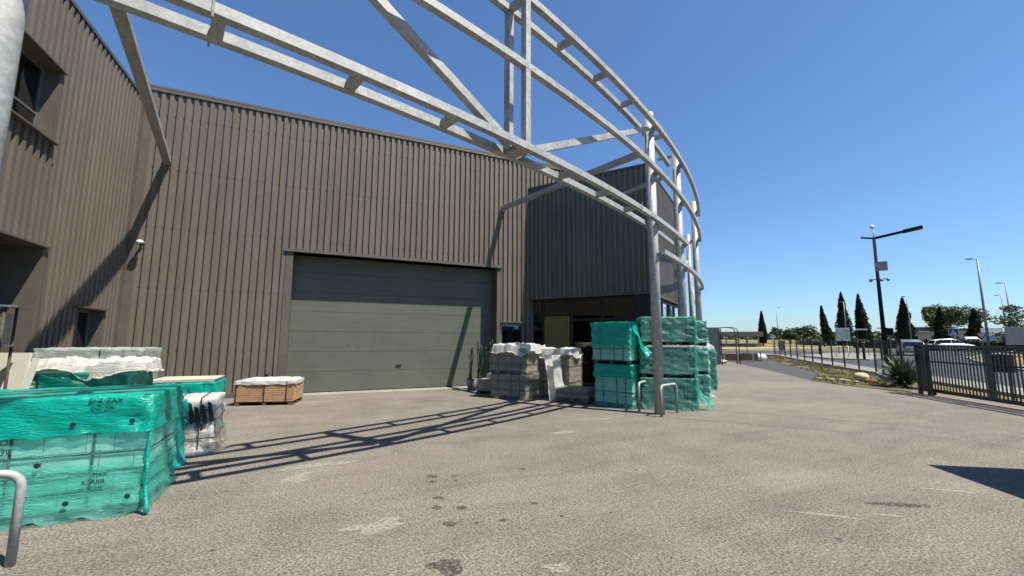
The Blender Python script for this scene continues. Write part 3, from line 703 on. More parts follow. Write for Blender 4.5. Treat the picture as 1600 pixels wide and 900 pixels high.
# ---------------------------------------------------------------- wrapped pallets
def wrap(w, d, h, seed, z0=0., amp=.012, flare=.05, r=.035, off=.012, cap=True, jag=.03, res=.035, sag=0):
    """film sleeve over a block standing at z0..h, centred on the origin"""
    bm = B(); hw, hd = w/2+off, d/2+off
    pts = []
    def side(x0, y0, x1, y1, nx, ny):
        L = hypot(x1-x0, y1-y0); n = max(2, int(L/res))
        for i in range(n+1): pts.append((x0+(x1-x0)*i/n, y0+(y1-y0)*i/n, nx, ny, min(i, n-i)/n))
    def corner(cx, cy, a0):
        for i in range(1, 4): a = a0+pi/2*i/4; pts.append((cx+r*cos(a), cy+r*sin(a), cos(a), sin(a), 0))
    side(-hw+r, -hd, hw-r, -hd, 0, -1); corner(hw-r, -hd+r, -pi/2)
    side(hw, -hd+r, hw, hd-r, 1, 0); corner(hw-r, hd-r, 0)
    side(hw-r, hd, -hw+r, hd, 0, 1); corner(-hw+r, hd-r, pi/2)
    side(-hw, hd-r, -hw, -hd+r, -1, 0); corner(-hw+r, -hd+r, pi)
    nz = max(6, int((h-z0)/res)); prev = None; s = 0
    cum = [0]
    for i in range(1, len(pts)): cum.append(cum[-1]+hypot(pts[i][0]-pts[i-1][0], pts[i][1]-pts[i-1][1]))
    for j in range(nz+1):
        t = j/nz; z = z0+(h-z0)*t; ring = []
        for i, (x, y, nx, ny, e) in enumerate(pts):
            u = cum[i]; near = 1+1.6*max(0, 1-e*6)
            f = amp*near*((1-abs(noise.noise(Vector((u*3.1+seed, z*7+u*2.2, seed*.3))))*3.2)*.5+noise.noise(Vector((x*14+seed, y*14, z*9)))*.6)
            fl = flare*math.exp(-(z-z0)/.07)*(.6+noise.noise(Vector((u*2.7, seed, 0)))*1.6)
            zz = z + (jag*noise.noise(Vector((u*6, seed, 3))) if j == 0 else 0)
            if z0 < .02: zz = max(.004, zz)
            o = max(f+fl, -off*.6)
            ring.append(bm.verts.new((x+nx*o, y+ny*o, zz)))
        if prev:
            m = len(ring)
            for k in range(m): q = bm.faces.new((prev[k], prev[(k+1) % m], ring[(k+1) % m], ring[k])); q.smooth = True
        prev = ring
    if cap:
        m = len(prev)
        for t in (.985, .95, .85, .7, .5, .3, .12):
            ring = []
            for (x, y, nx, ny, e) in pts:
                n_ = noise.noise(Vector((x*t*7+seed, y*t*7, seed)))*.5+noise.noise(Vector((x*t*17+seed, y*t*17, seed)))*.35
                ring.append(bm.verts.new((x*t, y*t, h+.006+(1-t)*0+amp*1.2*n_-(0 if t < .98 else .004))))
            for k in range(m): q = bm.faces.new((prev[k], prev[(k+1) % m], ring[(k+1) % m], ring[k])); q.smooth = True
            prev = ring
        bm.faces.new(prev)
    return bm
def cartons(w, d, h, z0, rows, seed, wmin=.16, wmax=.42):
    rnd = random.Random(seed); bm = B(); g = .007
    box(bm, -w/2+.015, w/2-.015, -d/2+.015, d/2-.015, z0, h-.01, 1)
    hs = (h-z0)/rows
    for r in range(rows):
        a, b = z0+hs*r, z0+hs*(r+1)-g
        for axis in (0, 1):
            L = w if axis == 0 else d; dd = d if axis == 0 else w
            for sgn in (-1, 1):
                x = -L/2
                while x < L/2-.02:
                    x2 = min(L/2, x+rnd.uniform(wmin, wmax))
                    if L/2-x2 < wmin*.6: x2 = L/2
                    j = rnd.uniform(0, .008)
                    lo_, hi_ = sorted((sgn*(dd/2-j), sgn*(dd/2-.06)))
                    if axis == 0: box(bm, x+g/2, x2-g/2, lo_, hi_, a, b)
                    else:
                        x_a = max(x, -L/2+.0605); x_b = min(x2, L/2-.0605)
                        if x_b > x_a: box(bm, lo_, hi_, x_a+g/2, x_b-g/2, a, b)
                    x = x2
    box(bm, -w/2+.062, w/2-.062, -d/2+.062, d/2-.062, h-.012, h-.004, 0)
    return bm
def skid(w, d, hgt=.12):
    bm = B(); n = 5
    for i in range(n):
        y = -d/2+(d-.1)*i/(n-1); box(bm, -w/2, w/2, y, y+.1, hgt-.022, hgt)
    for x in (-w/2, -.05, w/2-.1):
        for y in (-d/2, -.05, d/2-.1): box(bm, x, x+.1, y, y+.1, .022, hgt-.0225)
        box(bm, x, x+.1, -d/2, d/2, 0, .0215)
    return bm
def straps(w, d, h, z0, hz, vx, off=.01, t=.018):
    bm = B()
    for z in hz:
        for s in (-1, 1):
            box(bm, -w/2-off, w/2+off, s*(d/2+off)-.002, s*(d/2+off)+.002, z-t/2, z+t/2); box(bm, s*(w/2+off)-.002, s*(w/2+off)+.002, -d/2-off+.003, d/2+off-.003, z-t/2, z+t/2)
    for x in vx:
        for s in (-1, 1): box(bm, x-t/2, x+t/2, s*(d/2+off+.003)-.002, s*(d/2+off+.003)+.002, z0, h)
        box(bm, x-t/2, x+t/2, -d/2-off, d/2+off, h, h+.003)
    return bm
def drape(w, d, h, seed, droop=.1, nx=46, ny=34):
    """crumpled sheet lying on top of something, its rim hanging down"""
    bm = B(); g = []
    for i in range(nx+1):
        row = []
        for j in range(ny+1):
            u, v = i/nx*2-1, j/ny*2-1
            e = max(abs(u), abs(v)); a = atan2(v, u)
            rim = 1+.16*noise.noise(Vector((cos(a)*2.2+seed, sin(a)*2.2, 1)))
            x, y = u*w/2*rim, v*d/2*rim
            r = 0
            for k, (f, am) in enumerate(((2.2, .55), (5.0, .35), (11, .2), (23, .1))):
                r += am*(1-abs(noise.noise(Vector((x*f+seed+k, y*f*1.5, seed*.7))))*2.4)
            z = h*r*(1-.5*e**3) - (droop*(1+.8*noise.noise(Vector((a*2, seed, 2)))) if e > .93 else droop*.25*max(0, e-.75)/.18*0)
            x += .015*noise.noise(Vector((x*9, y*9, seed))); y += .015*noise.noise(Vector((x*9+7, y*9, seed)))
            row.append(bm.verts.new((x, y, z)))
        g.append(row)
    for i in range(nx):
        for j in range(ny):
            a, b, c, e_ = g[i][j], g[i+1][j], g[i+1][j+1], g[i][j+1]
            bm.faces.new((a, b, c)); bm.faces.new((a, c, e_))
    return bm
def loose_film(seed, w, hgt, out, res=16):
    """a torn, flapping flap of film hanging from a top edge: local x along edge, y outward, z down"""
    bm = B(); g = []
    for i in range(res+1):
        row = []
        for j in range(res+1):
            u, v = i/res, j/res
            n_ = fbm(u*4+seed, v*3, seed*.5, 3)
            taper = 1-.55*v*(.5+noise.noise(Vector((u*3, seed, 1))))
            row.append(bm.verts.new(((u-.5)*w*taper, out*(v**1.3)*(1+.6*n_)+.02+.06*n_, -hgt*v*(1+.35*noise.noise(Vector((u*3.7, seed, 0)))))))
        g.append(row)
    for i in range(res):
        for j in range(res): q = bm.faces.new((g[i][j], g[i+1][j], g[i+1][j+1], g[i][j+1])); q.smooth = True
    return bm
def pallet(label, loc, rot, w, d, h, seed, film='film_thin', hood=None, rows=6, carton='carton', skidh=.1, group=None, hz=None, vx=None, amp=.012, flare=.05, name='tile_pallet', cat='wrapped pallet', wmin=.16, wmax=.42, hood_from=.6, jag=.03, wz=.005):
    t = thing(name, label, cat, loc, rot, group)
    obj('pallet_base', skid(w*.97, d*.97, skidh), 'wood_dark', t)
    obj('cartons', cartons(w, d, h, skidh+.003, rows, seed, wmin, wmax), [carton, 'gap'], t)
    if hz is None: hz = [skidh+(h-skidh)*k for k in (.3, .68)]
    if vx is None: vx = [-w*.28, w*.1, w*.33]
    obj('strap', straps(w, d, h, skidh, hz, vx), 'strap', t)
    if film: obj('wrap', wrap(w, d, h+.01, seed, wz, amp, flare, jag=jag, off=.018), film, t, True)
    if hood: obj('hood', wrap(w, d, h+.022, seed+9, h*hood_from, amp*1.1, .012, off=.03, jag=.05), hood, t, True)
    return t
GG = 'green wrapped tile pallets'
# large pallet, near left
g1 = pallet('large green wrapped pallet of cartons in the left foreground', (-2.46, 5.56, 0), 0, 1.98, .86, 1.05, 3, 'film_thin', None, 6, group=GG, skidh=.1, hz=(.24, .40, .56, .79, .93), vx=(-.55, .08, .62), amp=.016, flare=.035, wmin=.1, wmax=.42, jag=.06)
# upper cover band, thicker film over the top third; lower seams
obj('hood', wrap(1.98, .86, 1.075, 12, .74, .015, .004, off=.04, jag=.02), 'film_thick', g1, True)
obj('wrap_band', wrap(1.98, .86, .47, 15, .10, .01, .002, off=.026, cap=False, jag=.012), 'film_thin', g1, True)
bm = B()
for j in range(2):
    pass
def on_face(x, z, y=-.484): return Matrix.Translation((x, y, z)) @ Matrix.Rotation(radians(90), 4, 'X')
text_obj('ELZ·ZAX', 0.062, 'ink', g1, on_face(0.561, 1.014))
text_obj('AQS·XIR', 0.045, 'ink', g1, on_face(0.576, 0.957))
text_obj('Oil', 0.07, 'ink', g1, on_face(0.023, 0.692))
text_obj('3k', 0.075, 'ink', g1, on_face(0.031, 0.614))
text_obj('MAX', 0.05, 'ink', g1, on_face(0.646, 0.368))
text_obj('K AIIR', 0.06, 'ink', g1, on_face(0.579, 0.306))
bm = B(); bmesh.ops.create_circle(bm, cap_ends=True, segments=20, radius=.022, matrix=on_face(0.476, 0.835, -.486)); obj('carton_hole', bm, 'ink', g1)
bm = B(); bmesh.ops.create_circle(bm, cap_ends=True, segments=20, radius=.022, matrix=on_face(0.885, 0.839, -.486)); obj('carton_hole', bm, 'ink', g1)
bm = B(); bmesh.ops.create_circle(bm, cap_ends=True, segments=20, radius=.022, matrix=on_face(0.278, 0.508, -.486)); obj('carton_hole', bm, 'ink', g1)
bm = B(); bmesh.ops.create_circle(bm, cap_ends=True, segments=20, radius=.022, matrix=on_face(0.492, 0.168, -.486)); obj('carton_hole', bm, 'ink', g1)
bm = B(); bmesh.ops.create_circle(bm, cap_ends=True, segments=20, radius=.022, matrix=on_face(0.909, 0.173, -.486)); obj('carton_hole', bm, 'ink', g1)

# rope-like gather on the corner
bm = B(); pts = []
for k in range(24):
    q = k/23; pts.append((.99+.03+.05*(1-q)**3+.004*sin(k*.9), -.45-.02-.06*(1-q)**3+.004*cos(k*1.1), .02+.95*q))
tube(bm, pts, [.022*(1-.5*(k/23))*(1+.15*sin(k*2.1)) for k in range(24)], 8); obj('film_gather', bm, 'film_thick', g1, True)
bm = B()
for k in range(0):
    x = -.95+k*.14+random.uniform(-.04, .04); L = random.uniform(.05, .16); a = random.uniform(-.9, .4)
    v = [bm.verts.new(p) for p in ((x, -.45, .06), (x+.12, -.46, .05), (x+.09+a*.05, -.5-L*.5, .012), (x+.02+a*.09, -.5-L*.7, .008))]
    bm.faces.new(v)
bm.free()
pallet('lower green wrapped pallet just behind the large foreground one', (-2.32, 6.6, 0), radians(-2), 1.36, .84, .78, 31, 'film_thick', None, 4, group=GG, amp=.016, flare=.06, carton='carton_grey')
g = pallet('dark green covered pallet of tiles under a crumpled cream plastic roll', (-2.95, 7.75, 0), radians(3), 1.15, .8, 1.14, 41, 'green_cloth', None, 5, group=GG, amp=.03, flare=.04)
bm = B()
for k in range(3): box(bm, -.78, -.35, -.42+.01*k, .3, .98+.06*k, 1.0+.06*k)
obj('tile_slabs', bm, 'slab_edge', g)
tag(obj('plastic_bundle', drape(1.3, .8, .13, 5.5, .14), 'foil_cream', None, False, (-2.84, 7.68, 1.23), radians(2)), 'crumpled cream plastic sheet lying on the dark green covered pallet', 'plastic sheet')
# pale board leaning on the left
t = thing('tile_board', 'cream white tile board leaning upright at the far left', 'board', (-3.42, 6.95, 0), radians(-20))
bm = B(); beam(bm, (0, 0, .62), (0, .1, 1.42), .44, .025, (0, 1, 0)); obj('board', bm, 'slab', t)
bm = B(); beam(bm, (.25, -.04, .62), (.33, .05, 1.36), .06, .03, (0, 1, 0)); obj('edge_strip', bm, 'slab', t)
bm = B(); box(bm, -.4, .3, -.05, .3, 0, .62, bev=.01); obj('crate', bm, 'wood_dark', t)
pallet('clear dusty wrapped pallet standing against the left wing wall', (-3.42, 9.4, 0), radians(0), 1.28, .85, 1.42, 51, 'film_clear', None, 5, carton='carton_grey', amp=.02, flare=.05, cat='wrapped pallet')
# small display stand at the very left
t = thing('display_stand', 'rusty black metal stand with a tray at the left edge of the frame', 'stand', (-3.42, 6.45, 0), radians(12))
bm = B(); box(bm, -.34, .34, -.22, .22, 1.93, 1.95); obj('tray', bm, 'alu', t); bm = B(); box(bm, -.3, .27, -.18, .18, 1.5, 1.52); obj('tray', bm, 'alu', t)
bm = B(); box(bm, -.29, .22, -.17, .17, 1.53, 1.86, bev=.02); obj('tray_box', bm, 'plastic_grey', t)
bm = B(); box(bm, -.3, .12, -.19, .17, 1.22, 1.47); obj('dark_box', bm, 'strap', t)
for x, y in ((-.29, -.18), (.24, -.18), (-.29, .18), (.24, .18)):
    bm = B(); cyl(bm, x, y, 0, 1.93, .014, 8); obj('leg', bm, 'wood_dark', t)
bm = B(); beam(bm, (-.29, -.18, .4), (.24, -.18, .4), .02, .02); obj('stretcher', bm, 'wood_dark', t)
bm = B(); beam(bm, (-.29, .18, .4), (.24, .18, .4), .02, .02); obj('stretcher', bm, 'wood_dark', t)
# white wrapped pallet
wp = pallet('white wrapped pallet with black print, torn at its base', (-1.92, 7.66, 0), radians(4), 1.06, .8, .74, 61, 'film_white', None, 4, hz=(.25, .45, .6), vx=(-.2, .15, .4), amp=.02, flare=.1, skidh=.1)
bm = B()
for k in range(9):
    x = -.15+.075*k; z = .36+.03*(k % 3)
    v = [bm.verts.new(p) for p in ((x, -.437-.004, z+.3), (x+.045, -.438-.004, z+.28), (x+.1, -.437-.004, z+.03), (x+.045, -.437-.004, z))]
    bm.faces.new(v)
for k in range(5):
    y = -.3+.14*k; v = [bm.verts.new(p) for p in ((.566, y, .66), (.566, y+.05, .64), (.568, y+.08, .3), (.568, y+.04, .32))]; bm.faces.new(v)
obj('printed_stripes', bm, 'ink', wp)
obj('outer_strap', straps(1.06, .8, .77, .06, (.22, .47), (.1, .38), .045, .014), 'strap', wp)
obj('loose_hem', wrap(1.06, .8, .3, 66, .02, .04, .12, off=.03, cap=False, jag=.05), 'film_grey', wp, True)
t = pallet('short green wrapped pallet topped with cream tiles behind the white wrapped one', (-2.08, 9.0, 0), radians(0), .9, .7, .86, 71, 'film_thick', None, 4, group=GG, amp=.02)
bm = B(); box(bm, -.46, .43, -.37, .35, .885, .905); box(bm, -.44, .45, -.36, .35, .91, .925); obj('tile_slabs', bm, 'slab_edge', t)
# brown carton pallet by the door
bc = pallet('low pallet of brown cartons under a white sheet left of the grey door', (-1.14, 12.25, 0), radians(-14), 1.32, .8, .56, 81, None, None, 9, carton='carton_brown', hz=(), vx=(-.62, 0, .5), wmin=.2, wmax=.34, skidh=.09, cat='pallet')
obj('cover_sheet', wrap(1.32, .8, .585, 83, .5, .012, .01, off=.012, jag=.05), 'foil', bc, True)
obj('loose_sheet', drape(1.22, .72, .04, 9, .05), 'foil', bc, False, loc=(.03, .03, .6))

# group by the showroom
pallet('white wrapped carton pallet, lower one of the pair by the showroom glass', (5.02, 10.82, 0), radians(-55), 1.1, .95, .66, 91, 'film_grey', None, 4, carton='carton_grey', amp=.014)
pallet('grey carton pallet stacked on the white wrapped pair by the showroom glass', (5.05, 10.9, .66), radians(-53), 1.15, .95, .70, 92, 'film_grey', None, 5, carton='carton_grey', amp=.016)
tag(obj('plastic_bundle', drape(1.25, 1.05, .1, 14.5, .2), 'foil', None, False, (5.08, 10.82, 1.42), radians(-53)), 'crumpled white plastic on top of the tall grey carton stack', 'plastic sheet')
pallet('grey carton pallet behind the low bench pallet, under white plastic', (6.25, 10.55, 0), radians(-55), 1.0, .9, 1.25, 93, 'film_grey', None, 7, carton='carton_grey', amp=.014)
tag(obj('plastic_bundle', drape(1.1, 1.0, .1, 24.5, .2), 'foil', None, False, (6.22, 10.48, 1.31), radians(-55)), 'white plastic heap on the grey pallet beside the tall green stack', 'plastic sheet')
t = thing('film_column', 'torn white film bunched between the two grey carton stacks', 'plastic film', (5.72, 10.05, 0), 0)
for k in range(2): obj('film_fold', loose_film(31+k*5, .42, 1.22, .16+.05*k), 'film_white' if k else 'foil', t, True, (-.1+.14*k, -.12*k, 1.2), radians(205))
# low pallet
pallet('low grey wrapped pallet of slabs at the foot of the grey stacks', (6.12, 9.5, 0), radians(-52), .85, .7, .36, 95, 'film_grey', None, 3, carton='carton_grey', amp=.012, skidh=.14, flare=.01, hz=(.25,), vx=(0,), jag=.1)
# little pallet with sacks, planter with thorny plant
pallet('small low pallet of grey blocks in front of the thorny plants', (4.75, 11.95, 0), radians(-48), .8, .62, .42, 97, None, None, 3, carton='carton_grey', hz=(), vx=(), name='block_pallet', cat='pallet')
tag(obj('sack', lump(.5, .4, .2, 41, .15, 1.8, 4, ridge=.6), 'foil', None, True, (4.78, 11.9, .425), .4), 'white plastic sack on the small block pallet', 'sack')
tag(obj('draped_sheet', wrap(.52, .44, .55, 99, .01, .06, .12, off=0), 'film_white', None, True, (5.03, 11.1, 0), radians(-35)), 'pale sheet slumped against the side of the grey carton stack', 'plastic sheet')
tag(obj('green_bag', lump(.5, .44, .5, 47, .08, 1.4, 4, ridge=.3), 'green_cloth', None, True, (5.4, 11.9, .66), .4), 'round dark green plastic bag beside the tall grey carton stack', 'bag')
tag(bx('concrete_block', 'kerb', None, -.3, .3, -.25, .25, 0, .66, bev=.02, loc=(5.4, 12.05, 0), rot=.3), 'concrete block supporting the green plastic bag', 'block')
def potted(loc, label, seed):
    rnd = random.Random(seed)
    t = thing('potted_cactus', label, 'potted plant', loc, 0)
    bm = B(); tube(bm, [(0, 0, 0), (0, 0, .36), (0, 0, .38), (0, 0, .34)], [.13, .17, .18, .15], 18); obj('pot', bm, 'pot', t, True)
    bm = B()
    for k in range(5):
        x, y = rnd.uniform(-.09, .09), rnd.uniform(-.09, .09); h = rnd.uniform(.85, 1.3); lean = rnd.uniform(-.1, .1)
        pts = [(x+lean*q*q+.02*sin(q*9+k), y+.02*cos(q*7), .33+h*q) for q in [i/12 for i in range(13)]]
        tube(bm, pts, [.018*(1-.4*i/12) for i in range(13)], 7)
        for i in range(60):
            q = rnd.random(); p = Vector(pts[int(q*12)]); a = rnd.uniform(0, 2*pi); L = rnd.uniform(.03, .07)
            d = Vector((cos(a), sin(a), rnd.uniform(-.2, .6)))*L; s = Vector((-sin(a), cos(a), 0))*.012
            bm.faces.new([bm.verts.new(v) for v in (p+s, p+d+s*1.2, p+d-s*.2, p-s)])
    obj('stems', bm, 'leaf', t)
    return t
potted((4.72, 12.95, 0), 'tall thorny potted plant in the shade of the right door jamb', 1)
potted((4.98, 12.75, 0), 'thorny potted plant nearest the side door', 2)
potted((4.36, 12.75, 0), 'slim thorny potted plant standing in front of the grey door', 3)

# tall green stacks
rA = atan2(-.87, .40)
pallet('lower green pallet of the two-high stack left of the round post', (6.85, 8.55, 0), rA, .97, .85, 1.0, 101, 'film_thin', 'film_thick', 5, group=GG, amp=.014, skidh=.1, hood_from=.72)
a2 = pallet('upper green pallet, taller in view, of the two-high stack left of the round post', (6.83, 8.55, 1.03), rA, .99, .95, .99, 103, 'film_thin', 'film_thick', 6, group=GG, amp=.018, skidh=.1, hood_from=.45, wz=.09, flare=.02)
o = obj('loose_flap', loose_film(3, .8, .75, .3), 'film_thick', a2, True, (.52, -.05, .99), -pi/2)
rB = atan2(-.70, .99)
Bc = Vector((7.86, 8.10, 0))
ub = Vector((cos(rB), sin(rB), 0)); vb = Vector((-sin(rB), cos(rB), 0))
Bc = Vector((6.90, 7.88, 0))+ub*.61+vb*.5
for k, (h, z, lab) in enumerate(((.72, 0, 'bottom faded green pallet of the three-high stack behind the round post'), (.70, .74, 'middle faded green pallet of the three-high stack, planks lying on it'), (.66, 1.49, 'top faded green pallet of the three-high stack behind the round post'))):
    q = pallet(lab, (Bc.x+(.04 if k == 2 else 0), Bc.y, z), rB, 1.22, 1.0, h, 111+k*5, 'film_old', None, 4, group=GG, carton='carton_grey', amp=.016, skidh=.09, flare=.05 if k == 0 else .015, wmin=.28, wmax=.42, wz=.005 if k == 0 else .085)
    if k == 0: obj('loose_flap', loose_film(8, .5, .5, .3), 'film_thin', q, True, (.62, -.3, .55), -pi/2)
    obj('film_gather', (lambda b: (tube(b, [(.62+.015*sin(i), -.51, .02+h*i/12) for i in range(13)], [.03*(1+.4*sin(i*2.2+k)) for i in range(13)], 8), b)[1])(B()), 'film_thin', q, True)
t = thing('plank_stack', 'short cream planks lying between the pallets of the three-high stack', 'planks', (Bc.x, Bc.y, 1.44), rB)
for k in range(3):
    bm = B(); box(bm, -.5+.03*k, .45+.04*k, -.53, -.42, .004+.016*k, .018+.016*k); obj('plank', bm, 'slab', t)
Cc = Vector((8.75, 8.72, 0))+vb*.2+ub*.35
for k, (h, z, lab) in enumerate(((.70, 0, 'bottom pallet of the narrow green stack at the right end of the row'), (.68, .72, 'middle pallet of the narrow green stack at the right end of the row'), (.66, 1.46, 'top pallet of the narrow green stack at the right end of the row'))):
    q = pallet(lab, (Cc.x, Cc.y, z), rB, 1.0, .9, h, 131+k*5, 'film_thin', None, 4, group=GG, carton='carton_grey', amp=.022, skidh=.09, flare=.06 if k == 0 else .02, wmin=.28, wmax=.42, wz=.005 if k == 0 else .085)
Dc = Cc+vb*1.3+ub*.35
pallet('white wrapped pallet behind the narrow green stack', (Dc.x, Dc.y, 0), rB, .9, .9, 1.25, 151, 'film_white', None, 6, amp=.03, flare=.08)
Ec = Cc+vb*2.9+ub*1.0
pallet('green wrapped pallet farthest along the row towards the road', (Ec.x, Ec.y, 0), rB, .9, .9, 1.3, 161, 'film_old', None, 6, amp=.02, carton='carton_grey')
tag(obj('plastic_bundle', drape(.95, .9, .16, 51, .2), 'foil', None, False, (Ec.x, Ec.y, 1.37), rB), 'white film heap on the farthest green pallet of the row', 'plastic sheet')

# ---------------------------------------------------------------- yard boundary: crates, fence, gate
t = thing('open_crate', 'dark open crate with a pale frame at the far end of the yard', 'crate', (28.9, 22.3, 0), radians(-35))
bm = B(); box(bm, -1.0, 1.0, -.3, .3, .04, .1); box(bm, -1, 1, .26, .3, .1, .62); obj('panel', bm, 'wood_dark', t)
bm = B()
for x in (-1, -.05, 1): box(bm, x-.04, x+.04, -.34, -.28, 0, .66)
for z in (.03, .66): box(bm, -1.04, 1.04, -.34, -.28, z, z+.06)
obj('frame', bm, 'kerb', t)
t = thing('open_crate', 'rusty brown crate with a diagonal bar at the far end of the yard', 'crate', (30.6, 22.4, 0), radians(-35))
bm = B(); box(bm, -.6, .6, .26, .3, .0, .62); box(bm, -.6, .6, -.3, .3, 0, .08); obj('panel', bm, 'wood_dark', t)
bm = B(); beam(bm, (-.6, -.3, .7), (.6, -.3, .05), .06, .06); box(bm, -.63, -.57, -.33, -.27, 0, .75); box(bm, .57, .63, -.33, -.27, 0, .75); obj('frame', bm, 'stone_brown', t)
tag(obj('white_heap', lump(1.3, .9, .6, 61, .15, 1.5, 4, ridge=.5), 'foil', None, True, (31.9, 22.6, 0), .2), 'white sheeted heap beside the rusty crate', 'sheeted heap')
tag(obj('slab_heap', lump(2.2, 1.2, .3, 63, .2, 2, 4, ridge=.5), 'stone', None, True, (25.6, 21.5, 0), .2), 'low heap of pale rubble at the far end of the yard', 'rubble')

FD = Vector((.715, .699, 0))
fence = thing('wire_fence', 'dark wire mesh fence with thin posts between the yard and the pavement', 'fence', (24.2, 11.3, 0))
F0 = Vector((24.2, 11.3, 0))
fpts = [F0+FD*2.0*k for k in range(12)]
extra = [F0+Vector((-1.9, -1.15, 0))*k for k in (1, 2, 3)]
corner = fpts[-1]; fd2 = Vector((-.42, .907, 0))
more = [corner+fd2*2.4*k for k in (1, 2, 3, 4)]
allp = extra[::-1]+fpts+more
for p in allp:
    z = gz(p.x, p.y)
    bm = B(); box(bm, -.03, .03, -.03, .03, 0, 1.68); box(bm, -.034, .034, -.034, .034, 1.68, 1.7); obj('post', bm, 'gate', fence, loc=p-F0+Vector((0, 0, z)))
for a, b in zip(allp, allp[1:]):
    bm = B(); za, zb = gz(a.x, a.y), gz(b.x, b.y); a2_ = Vector((a.x, a.y, za)); b2_ = Vector((b.x, b.y, zb))
    for h in (.12, .52, .95, 1.38, 1.62): beam(bm, a2_-F0+Vector((0, 0, h)), b2_-F0+Vector((0, 0, h)), .005, .006)
    L = (b-a).length; n = int(L/.1)
    for k in range(1, n): c = a2_.lerp(b2_, k/n)-F0; beam(bm, c+Vector((0, 0, .1)), c+Vector((0, 0, 1.63)), .0035, .0035)
    obj('mesh_panel', bm, 'gate', fence)
bm = B()
for a, b in zip(allp, allp[1:]): beam(bm, Vector((a.x, a.y, gz(a.x, a.y)+.07))-F0, Vector((b.x, b.y, gz(b.x, b.y)+.07))-F0, .1, .16)
obj('base_kerb', bm, 'kerb', fence)
# gate
G0 = Vector((17.02, 6.82, 0)); GD = Vector((-.59, -.807, 0)).normalized(); ga = atan2(GD.y, GD.x)
gate = thing('sliding_gate', 'dark green sliding gate of vertical bars along the yard edge', 'gate', G0, ga)
GL = 7.6
bm = B()
box(bm, 0, GL, -.03, .03, .1, .2); box(bm, 0, GL, -.03, .03, 1.44, 1.5); box(bm, 0, GL, -.018, .018, 1.34, 1.365)
box(bm, 0, .07, -.032, .032, .1, 1.502)
obj('frame', bm, 'gate', gate)
n = 0
x = .14
while x < GL-.05 and n < 98:
    bm = B(); box(bm, x-.014, x+.014, -.012, .012, .2, 1.44); obj('bar', bm, 'gate', gate); x += .108; n += 1
for x in (2.42, 4.9):
    bm = B(); box(bm, x-.04, x+.04, -.034, .034, .2, 1.44); obj('upright', bm, 'gate', gate)
bm = B(); box(bm, .0, GL, .0301, .05, .98, 1.02); obj('mid_rail', bm, 'gate', gate)
for x in (.5, 3.4):
    bm = B(); tube(bm, [(x, -.025, .07), (x, .025, .07)], .06, 16); obj('wheel', bm, 'strap', gate)
gp = thing('gate_post', 'pair of dark green posts holding the near end of the gate', 'gate post', G0+GD*.12, ga)
for k, x in enumerate((.08, .46)):
    bm = B(); box(bm, x-.035, x+.035, -.2, -.1, 0, 1.52, bev=.004); obj('upright', bm, 'gate', gp)
bm = B(); box(bm, .115, .425, -.17, -.13, 1.46, 1.5); obj('top_rail', bm, 'gate', gp)
for x in (.17, .24, .31, .38):
    bm = B(); box(bm, x-.01, x+.01, -.16, -.14, .1, 1.46); obj('bar', bm, 'gate', gp)
t = thing('letter_box', 'dark letter boxes on a frame behind the gate bars', 'letter box', G0+GD*1.35+Vector((1.3, -.5, 0)), ga)
bm = B(); box(bm, -.3, .3, -.1, .1, .75, 1.25, bev=.01); obj('boxes', bm, 'lamp_dark', t)
for x in (-.25, .25):
    bm = B(); box(bm, x-.02, x+.02, -.02, .02, 0, .75); obj('leg', bm, 'lamp_dark', t)
bm = B(); q = G0+Vector((-.25, .3, 0)); 
struct(sheet('gate_track', [(q.x+.5, q.y+.9), (q.x+.56, q.y+.86), (q.x+GD.x*9+.06, q.y+GD.y*9-.04), (q.x+GD.x*9, q.y+GD.y*9)], .006, 'strap'))
sheet('gate_channel', [(G0.x-.08, G0.y+.4), (G0.x+.1, G0.y+.3), (G0.x+GD.x*9+.1, G0.y+GD.y*9-.1), (G0.x+GD.x*9-.1, G0.y+GD.y*9+.02)], .009, 'patch')

# yucca, boulders, weeds
yc = thing('yucca', 'spiky grey green yucca bush growing beside the gate', 'bush', (18.75, 7.98, .02))
rnd = random.Random(5); bm = B()
for k in range(560):
    a = rnd.uniform(0, 2*pi); el = math.asin(rnd.uniform(-.05, 1)); L = rnd.uniform(.6, 1.12)
    d = Vector((cos(a)*cos(el), sin(a)*cos(el), sin(el))); s = d.cross(Vector((0, 0, 1)));
    if s.length < .01: continue
    s.normalize(); o_ = Vector((rnd.uniform(-.12, .12), rnd.uniform(-.12, .12), rnd.uniform(.05, .35)))
    w = .019; dr = Vector((0, 0, -.12*L*cos(el)))
    a0, a1, a2, a3 = o_, o_+d*L*.35, o_+d*L*.7+dr*.3, o_+d*L+dr
    p = [bm.verts.new(v) for v in (a0-s*w, a1-s*w*1.3, a2-s*w, a3, a2+s*w, a1+s*w*1.3, a0+s*w)]
    bm.faces.new((p[0], p[1], p[5], p[6])); bm.faces.new((p[1], p[2], p[4], p[5])); bm.faces.new((p[2], p[3], p[4]))
obj('blades', bm, 'yucca', yc)
bm = B(); tube(bm, [(0, 0, -.02), (.02, 0, .35)], [.12, .09], 10); obj('trunk', bm, 'bark', yc)
tag(obj('boulder', lump(.66, .5, .36, 71, .1, 1.2, 4), 'stone', None, True, (19.75, 9.75, .0), .5), 'rounded pale boulder on the weedy verge', 'boulder')
tag(obj('boulder', lump(.42, .36, .16, 73, .15, 1.5, 4), 'stone_brown', None, True, (19.25, 9.2, .0), 1.1), 'flat reddish brown stone in front of the pale boulder', 'boulder')
rnd = random.Random(11)
